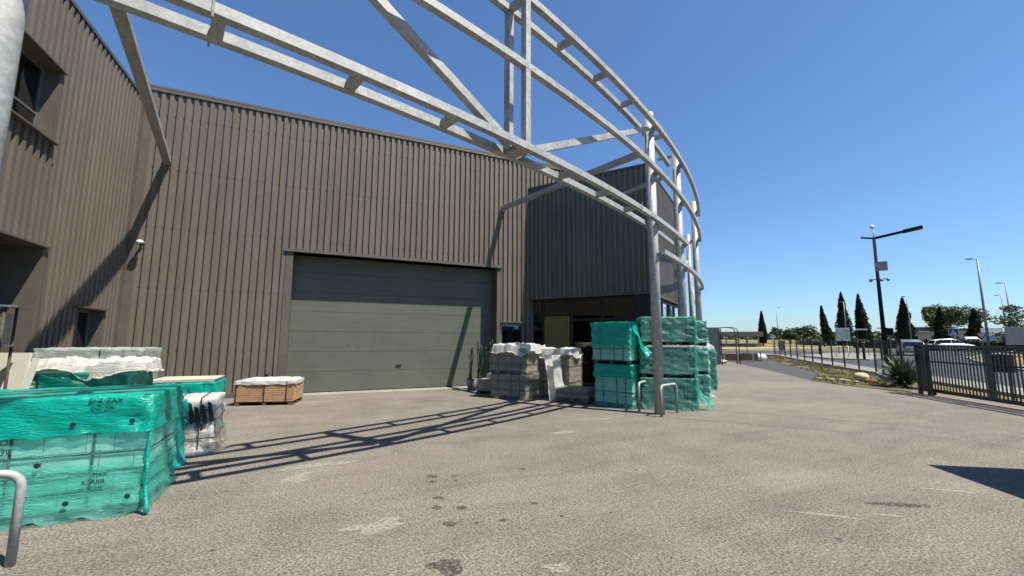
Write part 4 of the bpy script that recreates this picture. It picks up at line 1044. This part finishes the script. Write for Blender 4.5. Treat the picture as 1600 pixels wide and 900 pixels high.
for k in range(6):
    f = k/6; x, y = 20.6-1.6*0+(-.45*k)*.9+.1, 11.35-.33*k
    x, y = 18.65+.16*k+rnd.uniform(-.08, .08), 10.55-.26*k+.0; x, y = 18.9-.0*k+ (k-2.5)*-.02+.15*sin(k*2.3), 10.9-.3*k
    tag(obj('kerb_stone', lump(rnd.uniform(.16, .3), rnd.uniform(.14, .24), rnd.uniform(.06, .12), 80+k, .2, 1.5, 3), 'stone', None, True, (x, y, .018), rnd.random()*3), 'small pale stone, %s, on the verge edge before the pale boulder' % ('farthest left of the row', 'second from the left', 'third from the left', 'fourth from the left', 'fifth from the left', 'last and nearest the boulder')[k], 'stone', 'small pale stones along the verge edge')
bm = B(); rnd = random.Random(21)
from mathutils.geometry import intersect_point_tri_2d
VP = [Vector(p) for p in [(36.0, 25.4), (22.9, 13.0), (18.2, 10.7), (17.35, 9.0), (17.1, 7.1), (24.05, 11.15), (38.9, 25.8)]]
def inpoly(x, y):
    c = False; j = len(VP)-1
    for i in range(len(VP)):
        if (VP[i].y > y) != (VP[j].y > y) and x < (VP[j].x-VP[i].x)*(y-VP[i].y)/(VP[j].y-VP[i].y)+VP[i].x: c = not c
        j = i
    return c
cnt = 0
while cnt < 1500:
    x, y = rnd.uniform(17, 39), rnd.uniform(7, 26)
    if not inpoly(x, y) or noise.noise(Vector((x*.9, y*.9, 3))) < -.05: continue
    cnt += 1; z = gz(x, y)+.02; mi = 0 if rnd.random() < .6 else 1
    for b_ in range(7):
        a = rnd.uniform(0, 2*pi); h = rnd.uniform(.05, .17); l = rnd.uniform(.02, .1); w = .008
        p0 = Vector((x+rnd.uniform(-.06, .06), y+rnd.uniform(-.06, .06), z)); s = Vector((-sin(a), cos(a), 0))*w
        f = bm.faces.new([bm.verts.new(v) for v in (p0-s, p0+s, p0+Vector((cos(a)*l, sin(a)*l, h)))]); f.material_index = mi
o = obj('verge_grass', bm, ['dryleaf', 'weed']); o['kind'] = 'stuff'; o['label'] = 'dry and green weeds growing on the verge inside the fence'; o['category'] = 'grass'
# little plant on the wing wall side
t = thing('small_plant', 'small leafy plant peeping over the clear wrapped pallet', 'plant', (-3.95, 10.9, 0))
bm = B(); rnd = random.Random(3)
for k in range(40):
    a = rnd.uniform(0, 2*pi); d = Vector((cos(a), sin(a), rnd.uniform(0, .5)))*rnd.uniform(.15, .3); s = Vector((-sin(a), cos(a), 0))*.025; p = Vector((0, 0, 1.35))
    bm.faces.new([bm.verts.new(v) for v in (p, p+d*.5+s, p+d, p+d*.5-s)])
obj('leaves', bm, 'leaf_light', t); bm = B(); cyl(bm, 0, 0, 0, 1.37, .02, 8); obj('stem', bm, 'bark', t)
bm = B(); tube(bm, [(0, 0, 0), (0, 0, .4)], [.14, .2], 14); obj('pot', bm, 'pot', t)

# ---------------------------------------------------------------- street furniture
def street_lamp(loc, h, label, arm=.7, ang=0, mat='lamp_grey', r0=.09, r1=.05, group='thin grey street lamps in the distance'):
    t = thing('street_lamp', label, 'street lamp', (loc[0], loc[1], gz(*loc)), ang, group)
    bm = B(); tube(bm, [(0, 0, 0), (0, 0, h)], [r0, r1], 10); obj('pole', bm, mat, t)
    bm = B(); tube(bm, [(0, 0, h-.04), (arm*.5, 0, h+.04)], .035, 8); obj('arm', bm, mat, t)
    bm = B(); box(bm, arm*.45, arm, -.13, .13, h-.0, h+.1, bev=.02); obj('lamp_head', bm, mat, t)
    return t
street_lamp((91.9, 60.4), 8.2, 'thin lamp right of the lone left cypress', .8, radians(-35))
street_lamp((69.5, 28.3), 7.0, 'thin lamp in front of the cypress right of the camera pole', .5, radians(115))
street_lamp((71.2, 36.5), 7.0, 'thin lamp in front of the widest cypress of the middle pair', .5, radians(115))
street_lamp((57.4, 17.7), 9.3, 'tall grey lamp behind the give way sign', .75, radians(115), r0=.12, r1=.07)
street_lamp((77, 21.6), 8.4, 'grey lamp among the trees at the right edge', .8, radians(115))
street_lamp((91.3, 26.2), 7.8, 'short grey lamp left of the right edge trees', .7, radians(115))
# big lamp with cameras
lp = thing('street_lamp', 'dark lamp post with a long angled arm, camera cluster and grey box', 'street lamp', (31.0, 13.9, 0), radians(-66))
bm = B(); tube(bm, [(0, 0, 0), (0, 0, 8.05)], [.13, .075], 14); obj('pole', bm, 'lamp_dark', lp)
bm = B(); beam(bm, (-.62, 0, 8.12), (0, 0, 7.98), .12, .09); beam(bm, (0, 0, 7.98), (1.5, 0, 8.2), .13, .14); obj('arm', bm, 'lamp_dark', lp)
bm = B(); beam(bm, (1.35, 0, 8.18), (2.2, 0, 8.31), .48, .15); obj('lamp_head', bm, 'lamp_dark', lp)
bm = B(); cyl(bm, 0, 0, 8.03, 8.6, .025, 8); bmesh.ops.create_uvsphere(bm, u_segments=10, v_segments=8, radius=.13, matrix=Matrix.Translation((-.03, 0, 8.72))); obj('antenna', bm, 'white', lp)
bm = B(); box(bm, -.1, .5, -.25, -.08, 5.9, 6.45, bev=.01); obj('cabinet', bm, 'plastic_grey', lp)
bm = B(); beam(bm, (-.32, 0, 5.4), (.42, 0, 5.4), .05, .05)
for x in (-.34, .16, .46): bmesh.ops.create_uvsphere(bm, u_segments=10, v_segments=8, radius=.1, matrix=Matrix.Translation((x, 0, 5.35)))
obj('camera_cluster', bm, 'plastic_grey', lp)
bm = B(); box(bm, .1, .45, -.12, .12, 2.0, 2.4, bev=.01); beam(bm, (-.3, 0, 2.4), (.2, 0, 2.4), .05, .05); obj('control_box', bm, 'lamp_dark', lp)

def sign_rot(x, y): return atan2(y, x)-pi/2   # board faces the yard
def post_sign(name, label, cat, loc, parts, h, face=None, group=None, pr=.03):
    t = thing(name, label, cat, (loc[0], loc[1], gz(*loc)), sign_rot(*loc) if face is None else face, group)
    bm = B(); cyl(bm, 0, .04, 0, h, pr, 8); obj('post', bm, 'lamp_grey', t)
    return t
# pedestrian crossing sign
t = post_sign('road_sign', 'blue square pedestrian crossing sign behind the gate', 'road sign', (56.65, 19.75), None, 2.65)
bm = B(); box(bm, -.36, .36, -.02, 0, 1.93, 2.63, bev=.02); obj('border', bm, 'white', t)
bm = B(); box(bm, -.32, .32, -.024, -.0205, 1.97, 2.59); obj('board', bm, 'blue', t)
bm = B(); bm.faces.new([bm.verts.new(p) for p in ((-.24, -.027, 2.03), (.24, -.027, 2.03), (0, -.027, 2.48))]); obj('triangle', bm, 'white', t)
bm = B(); bmesh.ops.create_circle(bm, cap_ends=True, segments=12, radius=.035, matrix=Matrix.Translation((.0, -.03, 2.33)) @ Matrix.Rotation(pi/2, 4, 'X'))
for a, b in (((0, 2.3), (0, 2.17)), ((0, 2.17), (-.08, 2.05)), ((0, 2.17), (.08, 2.05)), ((0, 2.27), (-.08, 2.2)), ((0, 2.27), (.08, 2.21))): beam(bm, (a[0], -.031, a[1]), (b[0], -.031, b[1]), .03, .002, (0, 1, 0))
obj('walking_figure', bm, 'ink', t)
bm = B(); box(bm, -.22, .22, -.02, 0, 2.66, 2.78); obj('top_plate', bm, 'plastic_grey', t)
# give way sign
t = post_sign('road_sign', 'white triangular give way sign with a red border', 'road sign', (59.13, 18.64), None, 2.2)
def tri(bm, s, y, zc): bm.faces.new([bm.verts.new(p) for p in ((-s, y, zc+s*.58), (0, y, zc-s*1.15), (s, y, zc+s*.58))])
bm = B(); tri(bm, .40, -.02, 1.95); r = bmesh.ops.extrude_face_region(bm, geom=bm.faces[:])
for e in r['geom']:
    if isinstance(e, bmesh.types.BMVert): e.co.y = 0
bmesh.ops.recalc_face_normals(bm, faces=bm.faces[:]); obj('border', bm, 'red', t)
bm = B(); tri(bm, .26, -.024, 1.96); obj('board', bm, 'white', t)
bm = B(); box(bm, -.25, .25, -.02, 0, 1.22, 1.38); obj('lower_plate', bm, 'plastic_grey', t)
# white disc and dark oval on the field edge
t = post_sign('road_sign', 'small white round sign in front of the lone cypress', 'road sign', (46.2, 31.0), None, 2.0)
bm = B(); tube(bm, [(0, -.02, 1.85), (0, .0, 1.85)], .26, 20); obj('disc', bm, 'white', t)
t = post_sign('road_sign', 'dark oval back of a road sign behind the fence', 'road sign', (43.0, 28.0), None, 1.3)
bm = B(); tube(bm, [(0, -.02, .95), (0, .0, .95)], .38, 20)
for v in bm.verts: v.co.z = .95+(v.co.z-.95)*1.45; v.co.x *= .8
obj('disc', bm, 'lamp_grey', t)
# direction boards
for loc, w, z0, z1, lab in (((48.8, 25.35), 1.15, 1.55, 2.75, 'pale direction board with a white top bar in front of the middle cypress'), ((49.5, 24.0), .95, 1.62, 2.65, 'narrow direction board right of the pale one'),):
    t = thing('direction_sign', lab, 'road sign', (loc[0], loc[1], gz(*loc)), sign_rot(*loc))
    for x in (-w*.38, w*.38):
        bm = B(); cyl(bm, x, .05, 0, z1, .03, 8); obj('post', bm, 'lamp_dark', t)
    bm = B(); box(bm, -w/2, w/2, 0, .02, z1-.16, z1); obj('top_bar', bm, 'white', t)
    if w > 1: bm = B(); box(bm, -w/2, w/2, 0, .02, z0-.12, z0); obj('bottom_bar', bm, 'white', t)
    if w > 1: bm = B(); box(bm, -w/2, w/2, .004, .016, z0, z1-.161); obj('panel', bm, 'film_clear', t)
# barrier frame and posts on the island
t = thing('barrier', 'white tubular barrier frame on the traffic island', 'barrier', (42.2, 22.0, gz(42.2, 22)+.07), sign_rot(42.2, 22))
bm = B(); tube(bm, [(-.5, 0, 0), (-.5, 0, .95), (.35, 0, .95), (.35, 0, 0)], .04, 8); tube(bm, [(-.5, 0, .55), (.35, 0, .55)], .03, 8); obj('frame', bm, 'white', t)
for (x, y, h, lab) in ((46.0, 26.1, 1.25, 'dark bollard with a pale cap at the left end of the traffic island'), (40.3, 20.0, 1.35, 'dark bollard near the right end of the traffic island'), (39.6, 18.3+.9, 1.3, 'dark bollard closest to the direction board')):
    t = thing('bollard', lab, 'bollard', (x, y, gz(x, y)+.07), 0)
    bm = B(); cyl(bm, 0, 0, 0, h, .09, 12); obj('shaft', bm, 'lamp_dark', t)
    bm = B(); cyl(bm, 0, 0, h, h+.06, .12, 12); obj('cap', bm, 'plastic_grey', t)

# ---------------------------------------------------------------- vehicles
def car(label, loc, rot, mat, L=4.3, Wd=1.75, Ht=1.48, kind='hatch', cat='car'):
    t = thing('parked_car' if cat == 'car' else 'van', label, cat, (loc[0], loc[1], gz(*loc)-.004), rot)
    if kind == 'hatch':
        low = [(-.5, .42, .72, .80), (-.47, .3, .86, .86), (-.3, .26, .93, .98), (-.05, .25, .94, 1), (.15, .25, .93, 1), (.3, .26, .88, .98), (.44, .28, .74, .9), (.5, .36, .62, .78)]
        cab = [(-.46, .93, .9), (-.40, 1.30, .8), (-.28, 1.44, .76), (-.05, Ht, .76), (.08, 1.42, .77), (.17, 1.2, .8), (.27, .92, .88)]
    else:
        low = [(-.5, .35, 1.0, .9), (-.48, .28, 1.1, .97), (-.2, .26, 1.12, 1), (.1, .26, 1.1, 1), (.3, .26, 1.02, .98), (.44, .28, .9, .92), (.5, .36, .7, .82)]
        cab = [(-.49, 1.1, .92), (-.48, 1.6, .86), (-.44, Ht-.03, .84), (-.1, Ht, .84), (.15, Ht-.04, .84), (.24, 1.5, .84), (.38, 1.0, .9)]
    bm = B(); prev = None
    for (x, z0, z1, wf) in low:
        w = Wd/2*wf; X = x*L; m = (z0+z1)/2
        ring = [bm.verts.new(p) for p in ((X, -w*.9, z0), (X, -w, m-.1), (X, -w, m+.12), (X, -w*.93, z1), (X, w*.93, z1), (X, w, m+.12), (X, w, m-.1), (X, w*.9, z0))]
        if prev:
            for k in range(8): bm.faces.new((prev[k], prev[(k+1) % 8], ring[(k+1) % 8], ring[k])).smooth = True
        else: bm.faces.new(ring)
        prev = ring
    bm.faces.new(prev[::-1]); bmesh.ops.recalc_face_normals(bm, faces=bm.faces[:]); obj('body', bm, mat, t)
    belt = .9 if kind == 'hatch' else 1.08
    def ring_at(bm, x, z, wf, ins): w = Wd/2*wf-ins; return [bm.verts.new((x*L, -w, z)), bm.verts.new((x*L, w, z))]
    bm = B(); prev = None        # glass house
    for (x, z, wf) in cab:
        w = Wd/2*wf-.012; wb = Wd/2*.92
        ring = [bm.verts.new((x*L, -wb, belt-.02)), bm.verts.new((x*L, -w, max(z-.05, belt-.01))), bm.verts.new((x*L, w, max(z-.05, belt-.01))), bm.verts.new((x*L, wb, belt-.02))]
        if prev:
            for k in range(4): bm.faces.new((prev[k], prev[(k+1) % 4], ring[(k+1) % 4], ring[k]))
        else: bm.faces.new(ring)
        prev = ring
    bm.faces.new(prev[::-1]); bmesh.ops.recalc_face_normals(bm, faces=bm.faces[:]); obj('window_glass', bm, 'carglass', t)
    bm = B(); c2 = [c for c in cab if c[1] > (1.25 if kind == 'hatch' else 1.5)]; prev = None
    for (x, z, wf) in c2:
        w = Wd/2*wf+.005; ring = [bm.verts.new((x*L, -w, z-.07)), bm.verts.new((x*L, -w*.92, z)), bm.verts.new((x*L, w*.92, z)), bm.verts.new((x*L, w, z-.07))]
        if prev:
            for k in range(3): bm.faces.new((prev[k], prev[k+1], ring[k+1], ring[k])).smooth = True
        prev = ring
    obj('roof', bm, mat, t)
    bm = B(); W2 = Wd/2
    for s in (-1, 1):
        ps = [cab[0], cab[1], cab[2]]; 
        for A, Bq in ((cab[0], cab[1]), (cab[1], cab[2]), (cab[-1], cab[-2]), (cab[-2], cab[-3])):
            beam(bm, (A[0]*L, s*(W2*(.92 if A[1] < belt+.06 else A[2])-.0), A[1]-.04), (Bq[0]*L, s*(W2*Bq[2]-.0), Bq[1]-.04), .06, .06)
        xm = -.06*L; beam(bm, (xm, s*W2*.92, belt), (xm, s*W2*.79, Ht-.06), .07, .03)
        if kind != 'hatch': beam(bm, (-.3*L, s*W2*.92, belt), (-.3*L, s*W2*.85, Ht-.06), .1, .03)
    obj('pillar', bm, mat, t)
    for x in (-.31*L, .32*L):
        for s in (-1, 1):
            bm = B(); tube(bm, [(x, s*(W2-.2), .32), (x, s*(W2-.01), .32)], .32, 20); wh = obj('wheel', bm, 'tyre', t)
            bm = B(); tube(bm, [(x, s*(W2-.012), .32), (x, s*(W2+.002), .32)], .2, 16); obj('rim', bm, 'alu', wh)
    for s in (-1, 1):
        bm = B(); box(bm, .455*L, .49*L, s*.55-.16, s*.55+.16, .6, .74, bev=.01); obj('headlight', bm, 'lens', t)
        bm = B(); box(bm, -.497*L, -.475*L, s*.68-.1, s*.68+.1, .72, .95, bev=.01); obj('tail_light', bm, 'taillight', t)
    bm = B(); box(bm, -.506*L, -.5*L, -.26, .26, .5, .61); obj('number_plate', bm, 'white', t)
    return t
car('silver car seen from behind, beyond the yucca bush', (53.6, 22.0), radians(30), 'cargrey', 4.2, 1.8, 1.55)
car('white car with dark windows passing behind the gate', (73.6, 26.1), radians(-45), 'carwhite', 4.3, 1.8, 1.55)
car('distant white estate car parked by the hedge', (90.4, 29.6), radians(215), 'carwhite', 4.6, 1.85, 1.75)
# white lorry cab and van beyond
t = thing('delivery_truck', 'small white delivery truck facing left beyond the give way sign', 'truck', (84.2, 25.5, gz(84.2, 25.5)), radians(197))
bm = B(); box(bm, -1.2, 1.9, -1.0, 1.0, .7, 2.9, bev=.03); obj('cargo_box', bm, 'white', t)
bm = B(); box(bm, 1.95, 3.3, -.95, .95, .45, 2.0, bev=.08); obj('cab', bm, 'carwhite', t)
bm = B(); beam(bm, (3.28, 0, 1.3), (3.05, 0, 1.95), 1.7, .04, (1, 0, 0)); obj('windscreen', bm, 'carglass', t)
for x in (-.4, 2.6):
    for s in (-1, 1): bm = B(); tube(bm, [(x, s*.75, .42), (x, s*1.0, .42)], .42, 16); obj('wheel', bm, 'tyre', t)
# lorry trailer at the right edge
tx, ty = 58.4, 15.8
t = thing('lorry_trailer', 'long grey lorry trailer cut off by the right edge', 'trailer', (tx, ty, gz(tx, ty)), atan2(ty, tx)-pi/2)
bm = B(); box(bm, -1.0, 9.0, -1.2, 1.2, 1.05, 2.65, bev=.02)
for k in range(25): box(bm, -.9+k*.4, -.86+k*.4, -1.225, -1.2, 1.1, 2.6)
obj('body', bm, 'truck_side', t)
bm = B(); box(bm, -.8, 8.8, -.5, .5, .75, 1.04); obj('chassis', bm, 'tyre', t)
for x in (.3, 1.5, 7.5):
    for s in (-1, 1): bm = B(); tube(bm, [(x, s*.85, .48), (x, s*1.15, .48)], .48, 18); obj('wheel', bm, 'tyre', t)

# ---------------------------------------------------------------- far buildings
def shed():
    x0, y0, x1, y1 = 70.5, 55.8, 74.6, 50.9
    t = thing('open_shed', 'long low open shed with pillars at the far edge of the field', 'shed', (x0, y0, gz(x0, y0)), atan2(y1-y0, x1-x0))
    L = hypot(x1-x0, y1-y0)-.9
    bm = B(); box(bm, -3, L, -1.5, 3, 1.85, 2.75); obj('roof', bm, simple('weathered_roof', (.3, .27, .23), .9), t)
    for k in range(5): bm = B(); box(bm, -2.4+k*1.75, -2.2+k*1.75, -1.3, -1.05, 0, 1.85); obj('pillar', bm, 'plastic_grey', t)
    bm = B(); box(bm, -3, L, 2.2, 2.4, 0, .55); obj('low_wall', bm, 'wall_pale', t)
shed()
t = thing('storage_rack', 'tall grey green rack of pallets with a curved top beyond the stacks', 'rack', (24.6, 20.4, 0), radians(-40))
bm = B(); box(bm, -1.1, .1, -.4, .4, .1, 2.5, bev=.02); obj('cover', bm, simple('grey_green_sheet', (.12, .17, .15), .6), t)
bm = B(); box(bm, -1.05, .05, -.36, .36, .1, 2.45); obj('load', bm, 'carton_grey', t)
bm = B()
for y in (-.4, .4):
    tube(bm, [(.15, y, 0), (.15, y, 2.5), (.9, y, 2.5), (1.15, y, 2.38), (1.22, y, 2.1), (1.22, y, 0)], .03, 8)
    for z in (2.0, 1.5, 1.0): tube(bm, [(.15, y, z), (1.22, y, z)], .015, 6)
obj('frame', bm, 'gate', t)
t = thing('house', 'distant house with grey stepped roofs in front of the round tree', 'house', (115.5, 44.6, gz(117, 44)), atan2(44.6, 115.5)-pi/2)
bm = B(); box(bm, -4.2, 4.2, 0, 8, 0, 2.3); obj('wall', bm, 'wall_pale', t)
bm = B()
for (x0, x1, z0, z1, y0) in ((-4.6, 4.4, 2.3, 2.75, -.6), (-4.0, 4.4, 2.95, 3.3, .4), (-2.6, 4.4, 3.45, 3.75, 1.2)): box(bm, x0, x1, y0, 8, z0, z1)
obj('roof', bm, 'roof_grey', t)
bm = B(); box(bm, -3.6, -1.2, -.03, 0, .6, 1.8); obj('window', bm, 'carglass', t); bm = B(); box(bm, .8, 3.2, -.03, 0, .6, 1.8); obj('window', bm, 'carglass', t)
t = thing('flat_building', 'long low white building with a dark flat roof beyond the hedge', 'building', (104.6, 34.4, gz(104.6, 34.4)), atan2(34.4, 104.6)-pi/2)
bm = B(); box(bm, -3.5, 3.6, 0, 6, 0, 2.9); obj('wall', bm, 'wall_pale', t); bm = B(); box(bm, -3.7, 3.8, -.3, 6, 2.9, 3.2); obj('roof', bm, 'roof', t)
for x in (-2.8, -.6, 1.6): bm = B(); box(bm, x, x+1.5, -.03, 0, 1.2, 2.3); obj('window', bm, 'alu', t)

# ---------------------------------------------------------------- trees
def leaf_cloud(bm, n, pos, size, rnd, mi=0):
    for _ in range(n):
        p = pos(rnd)
        if p is None: continue
        a = Vector((rnd.gauss(0, 1), rnd.gauss(0, 1), rnd.gauss(0, 1))).normalized(); b = a.orthogonal().normalized(); c = a.cross(b)
        s = size*rnd.uniform(.5, 1.3); th = rnd.uniform(0, pi); u = b*cos(th)+c*sin(th); w = a.cross(u)
        bm.faces.new([bm.verts.new(v) for v in (p-u*s, p-w*s*.5, p+u*s, p+w*s*.5)]).material_index = mi
def cypress(label, x, y, h, r, seed, bend=0, base=.6):
    t = thing('cypress_tree', label, 'tree', (x, y, gz(x, y)), 0, 'cypress trees along the field'); rnd = random.Random(seed)
    bm = B(); tube(bm, [(0, 0, 0), (0, 0, h*.6)], [.16, .05], 8); obj('trunk', bm, 'bark', t)
    def prof(q): return r*1.12*min(1, .5+q*2.4)*(max(0, 1-q)**.8)
    # view-facing horizontal direction for the bend
    bx_, by_ = y/hypot(x, y), -x/hypot(x, y)
    def pos(rn):
        q = rn.random()**1.15; a = rn.uniform(0, 2*pi); rr = prof(q)*.9*(.72+.36*rn.random()**.5)*(1+.45*noise.noise(Vector((cos(a)*1.3+seed, sin(a)*1.3, q*7))))
        o_ = bend*(1-q)**2
        return Vector((cos(a)*rr+bx_*o_, sin(a)*rr+by_*o_, base+q*(h-base)))
    bm = B(); leaf_cloud(bm, 3000, pos, .17, rnd)
    # dense inner mass
    prev = None
    for i in range(15):
        q = i/14; rr = prof(q)*.8+.02; o_ = bend*(1-q)**2
        ring = [bm.verts.new((cos(2*pi*k/10)*rr*(1+.3*noise.noise(Vector((k, q*9, seed))))+bx_*o_, sin(2*pi*k/10)*rr+by_*o_, base+.05+q*(h-base)*.96)) for k in range(10)]
        if prev:
            for k in range(10): bm.faces.new((prev[k], prev[(k+1) % 10], ring[(k+1) % 10], ring[k]))
        prev = ring
    obj('crown', bm, 'cypress', t)
cypress('lone slim cypress at the left of the field', 78, 54.3, 6.8, .95, 1)
cypress('bent thinner cypress with a blunt top, second from the left', 83, 46.2, 7.4, .95, 2, .9)
cypress('tallest wide cypress behind the pale direction board', 80, 41.3, 9.3, 1.35, 3)
cypress('pointed cypress just left of the camera lamp post', 82.8, 40.2+0, 9.0, 1.3, 4, .4)
cypress('cypress right of the camera lamp post, behind a thin lamp', 73.9, 30.6, 7.2, 1.15, 5)
cypress('small dark cypress in front of the big round tree', 94, 34.2, 6.6, 1.15, 6)
cypress('short broad cypress right of the big round tree', 95.3, 30.6, 6.1, 1.3, 7)
def round_tree(label, x, y, h, r, seed, mat='leaf_light', n=2600, leaf=.3, squash=.75, group=None, base=.25):
    t = thing('round_tree', label, 'tree', (x, y, gz(x, y)), 0, group); rnd = random.Random(seed)
    bm = B(); tube(bm, [(0, 0, 0), (.1, 0, h*.5)], [.22, .12], 8)
    for k in range(5): a = rnd.uniform(0, 6.3); tube(bm, [(.05, 0, h*.35), (cos(a)*r*.5, sin(a)*r*.5, h*.7)], [.09, .03], 6)
    obj('trunk', bm, 'bark', t)
    cl = [(rnd.gauss(0, .42)*r, rnd.gauss(0, .42)*r, h*(base+.28)+rnd.uniform(-.1, .38)*h, rnd.uniform(.28, .5)*r) for _ in range(16)]
    def pos(rn):
        c = rn.choice(cl); d = Vector((rn.gauss(0, 1), rn.gauss(0, 1), rn.gauss(0, 1))).normalized(); q = Vector(c[:3])+d*c[3]*(rn.random()**.35)*(1 if rn.random() < .9 else 1.3)
        q.z = c[2]+(q.z-c[2])*squash
        return q if q.z > .3 else None
    bm = B(); leaf_cloud(bm, n, pos, leaf, rnd, 0); obj('crown', bm, mat, t)
round_tree('low round dark green tree right of the far thin lamp', 110, 69.2, 4.4, 3.0, 11, 'leaf', group='low round trees on the horizon')
round_tree('low round dark green tree left of the bent cypress', 112, 66, 4.2, 2.6, 12, 'leaf', group='low round trees on the horizon')
round_tree('large round green tree behind the grey roofed house', 118, 42.2, 7.9, 3.9, 13, 'leaf_light', 13000, .22, .95)
round_tree('airy pine at the right edge above the trailer', 69.5, 17.0, 5.6, 2.9, 14, 'leaf', 3600, .15, .45)
round_tree('low spreading tree between the lamps by the right edge', 76, 21.0, 3.4, 1.9, 15, 'leaf', 1200, .16, .4)
rnd = random.Random(77)
# hedge along the road
t = thing('hedge', 'long dark clipped hedge along the far side of the field', 'hedge', (78, 29, 0)); bm = B()
def hp(rn):
    q = rn.random(); a = Vector((80, 40)).lerp(Vector((78, 19)), q); h = 1.25+.5*noise.noise(Vector((q*22, 0, 5)))
    return Vector((a.x-78+rn.uniform(-.6, .6), a.y-29, gz(a.x, a.y)+rn.random()**.7*h))
leaf_cloud(bm, 6500, hp, .19, rnd)
for k in range(40):
    a = Vector((80, 40)).lerp(Vector((78, 19)), k/40); b = Vector((80, 40)).lerp(Vector((78, 19)), (k+1)/40)
    beam(bm, (a.x-78, a.y-29, gz(a.x, a.y)+.45), (b.x-78, b.y-29, gz(b.x, b.y)+.45), .7, .9)
obj('foliage', bm, 'hedge', t)
# far wood on the horizon
bm = B(); rnd = random.Random(78)
def fw(rn):
    az = radians(rn.uniform(48, 86)); D = rn.uniform(260, 300); x, y = sin(az)*D, cos(az)*D
    h = 3.2+3.5*noise.noise(Vector((az*38, 0, 1)))+2*noise.noise(Vector((az*120, 0, 1)))
    return Vector((x, y, gz(x, y)+rn.random()**.8*max(.8, h)))
leaf_cloud(bm, 9000, fw, 1.1, rnd)
o = obj('far_wood', bm, 'leaf'); o['kind'] = 'stuff'; o['label'] = 'low band of far woodland along the horizon'; o['category'] = 'wood'
bm = B()
def fb(rn):
    q = rn.random(); a = Vector((98, 60)).lerp(Vector((86, 37)), q); h = 1.2+1.6*noise.noise(Vector((q*16, 3, 5)))
    return Vector((a.x+rn.uniform(-1, 1), a.y, gz(a.x, a.y)+rn.random()*max(.4, h)))
leaf_cloud(bm, 3500, fb, .25, rnd)
o = obj('scrub', bm, 'leaf'); o['kind'] = 'stuff'; o['label'] = 'dark low scrub around the feet of the cypresses'; o['category'] = 'bushes'

# ---------------------------------------------------------------- container shape added out of view so its corner shades the yard
ct = thing('shadow_caster', 'unseen boxy blue grey container standing just right of the frame', 'caster', (8.17, 1.87, 0), 0)
e1 = Vector((.836, -.548, 0)); e2 = Vector((-.47, -.88, 0))
bm = B(); r = []
e2 = Vector((-.548, -.836, 0))
obox(bm, Vector((0, 0, 0)), e1, e2, 0.02, 6.0, .02, 2.4, .12, 2.55); obj('shell', bm, 'caster', ct)
bm = B()
for a in (0, 5.92):
    for b in (0, 2.32): obox(bm, Vector((0, 0, 0)), e1, e2, a, a+.1, b, b+.1, 0, 2.6)
for z in (.02, 2.5): obox(bm, Vector((0, 0, 0)), e1, e2, .1, 5.92, 0, .1, z, z+.1); obox(bm, Vector((0, 0, 0)), e1, e2, 0, .1, .1, 2.32, z, z+.1)
obj('frame', bm, 'caster', ct)
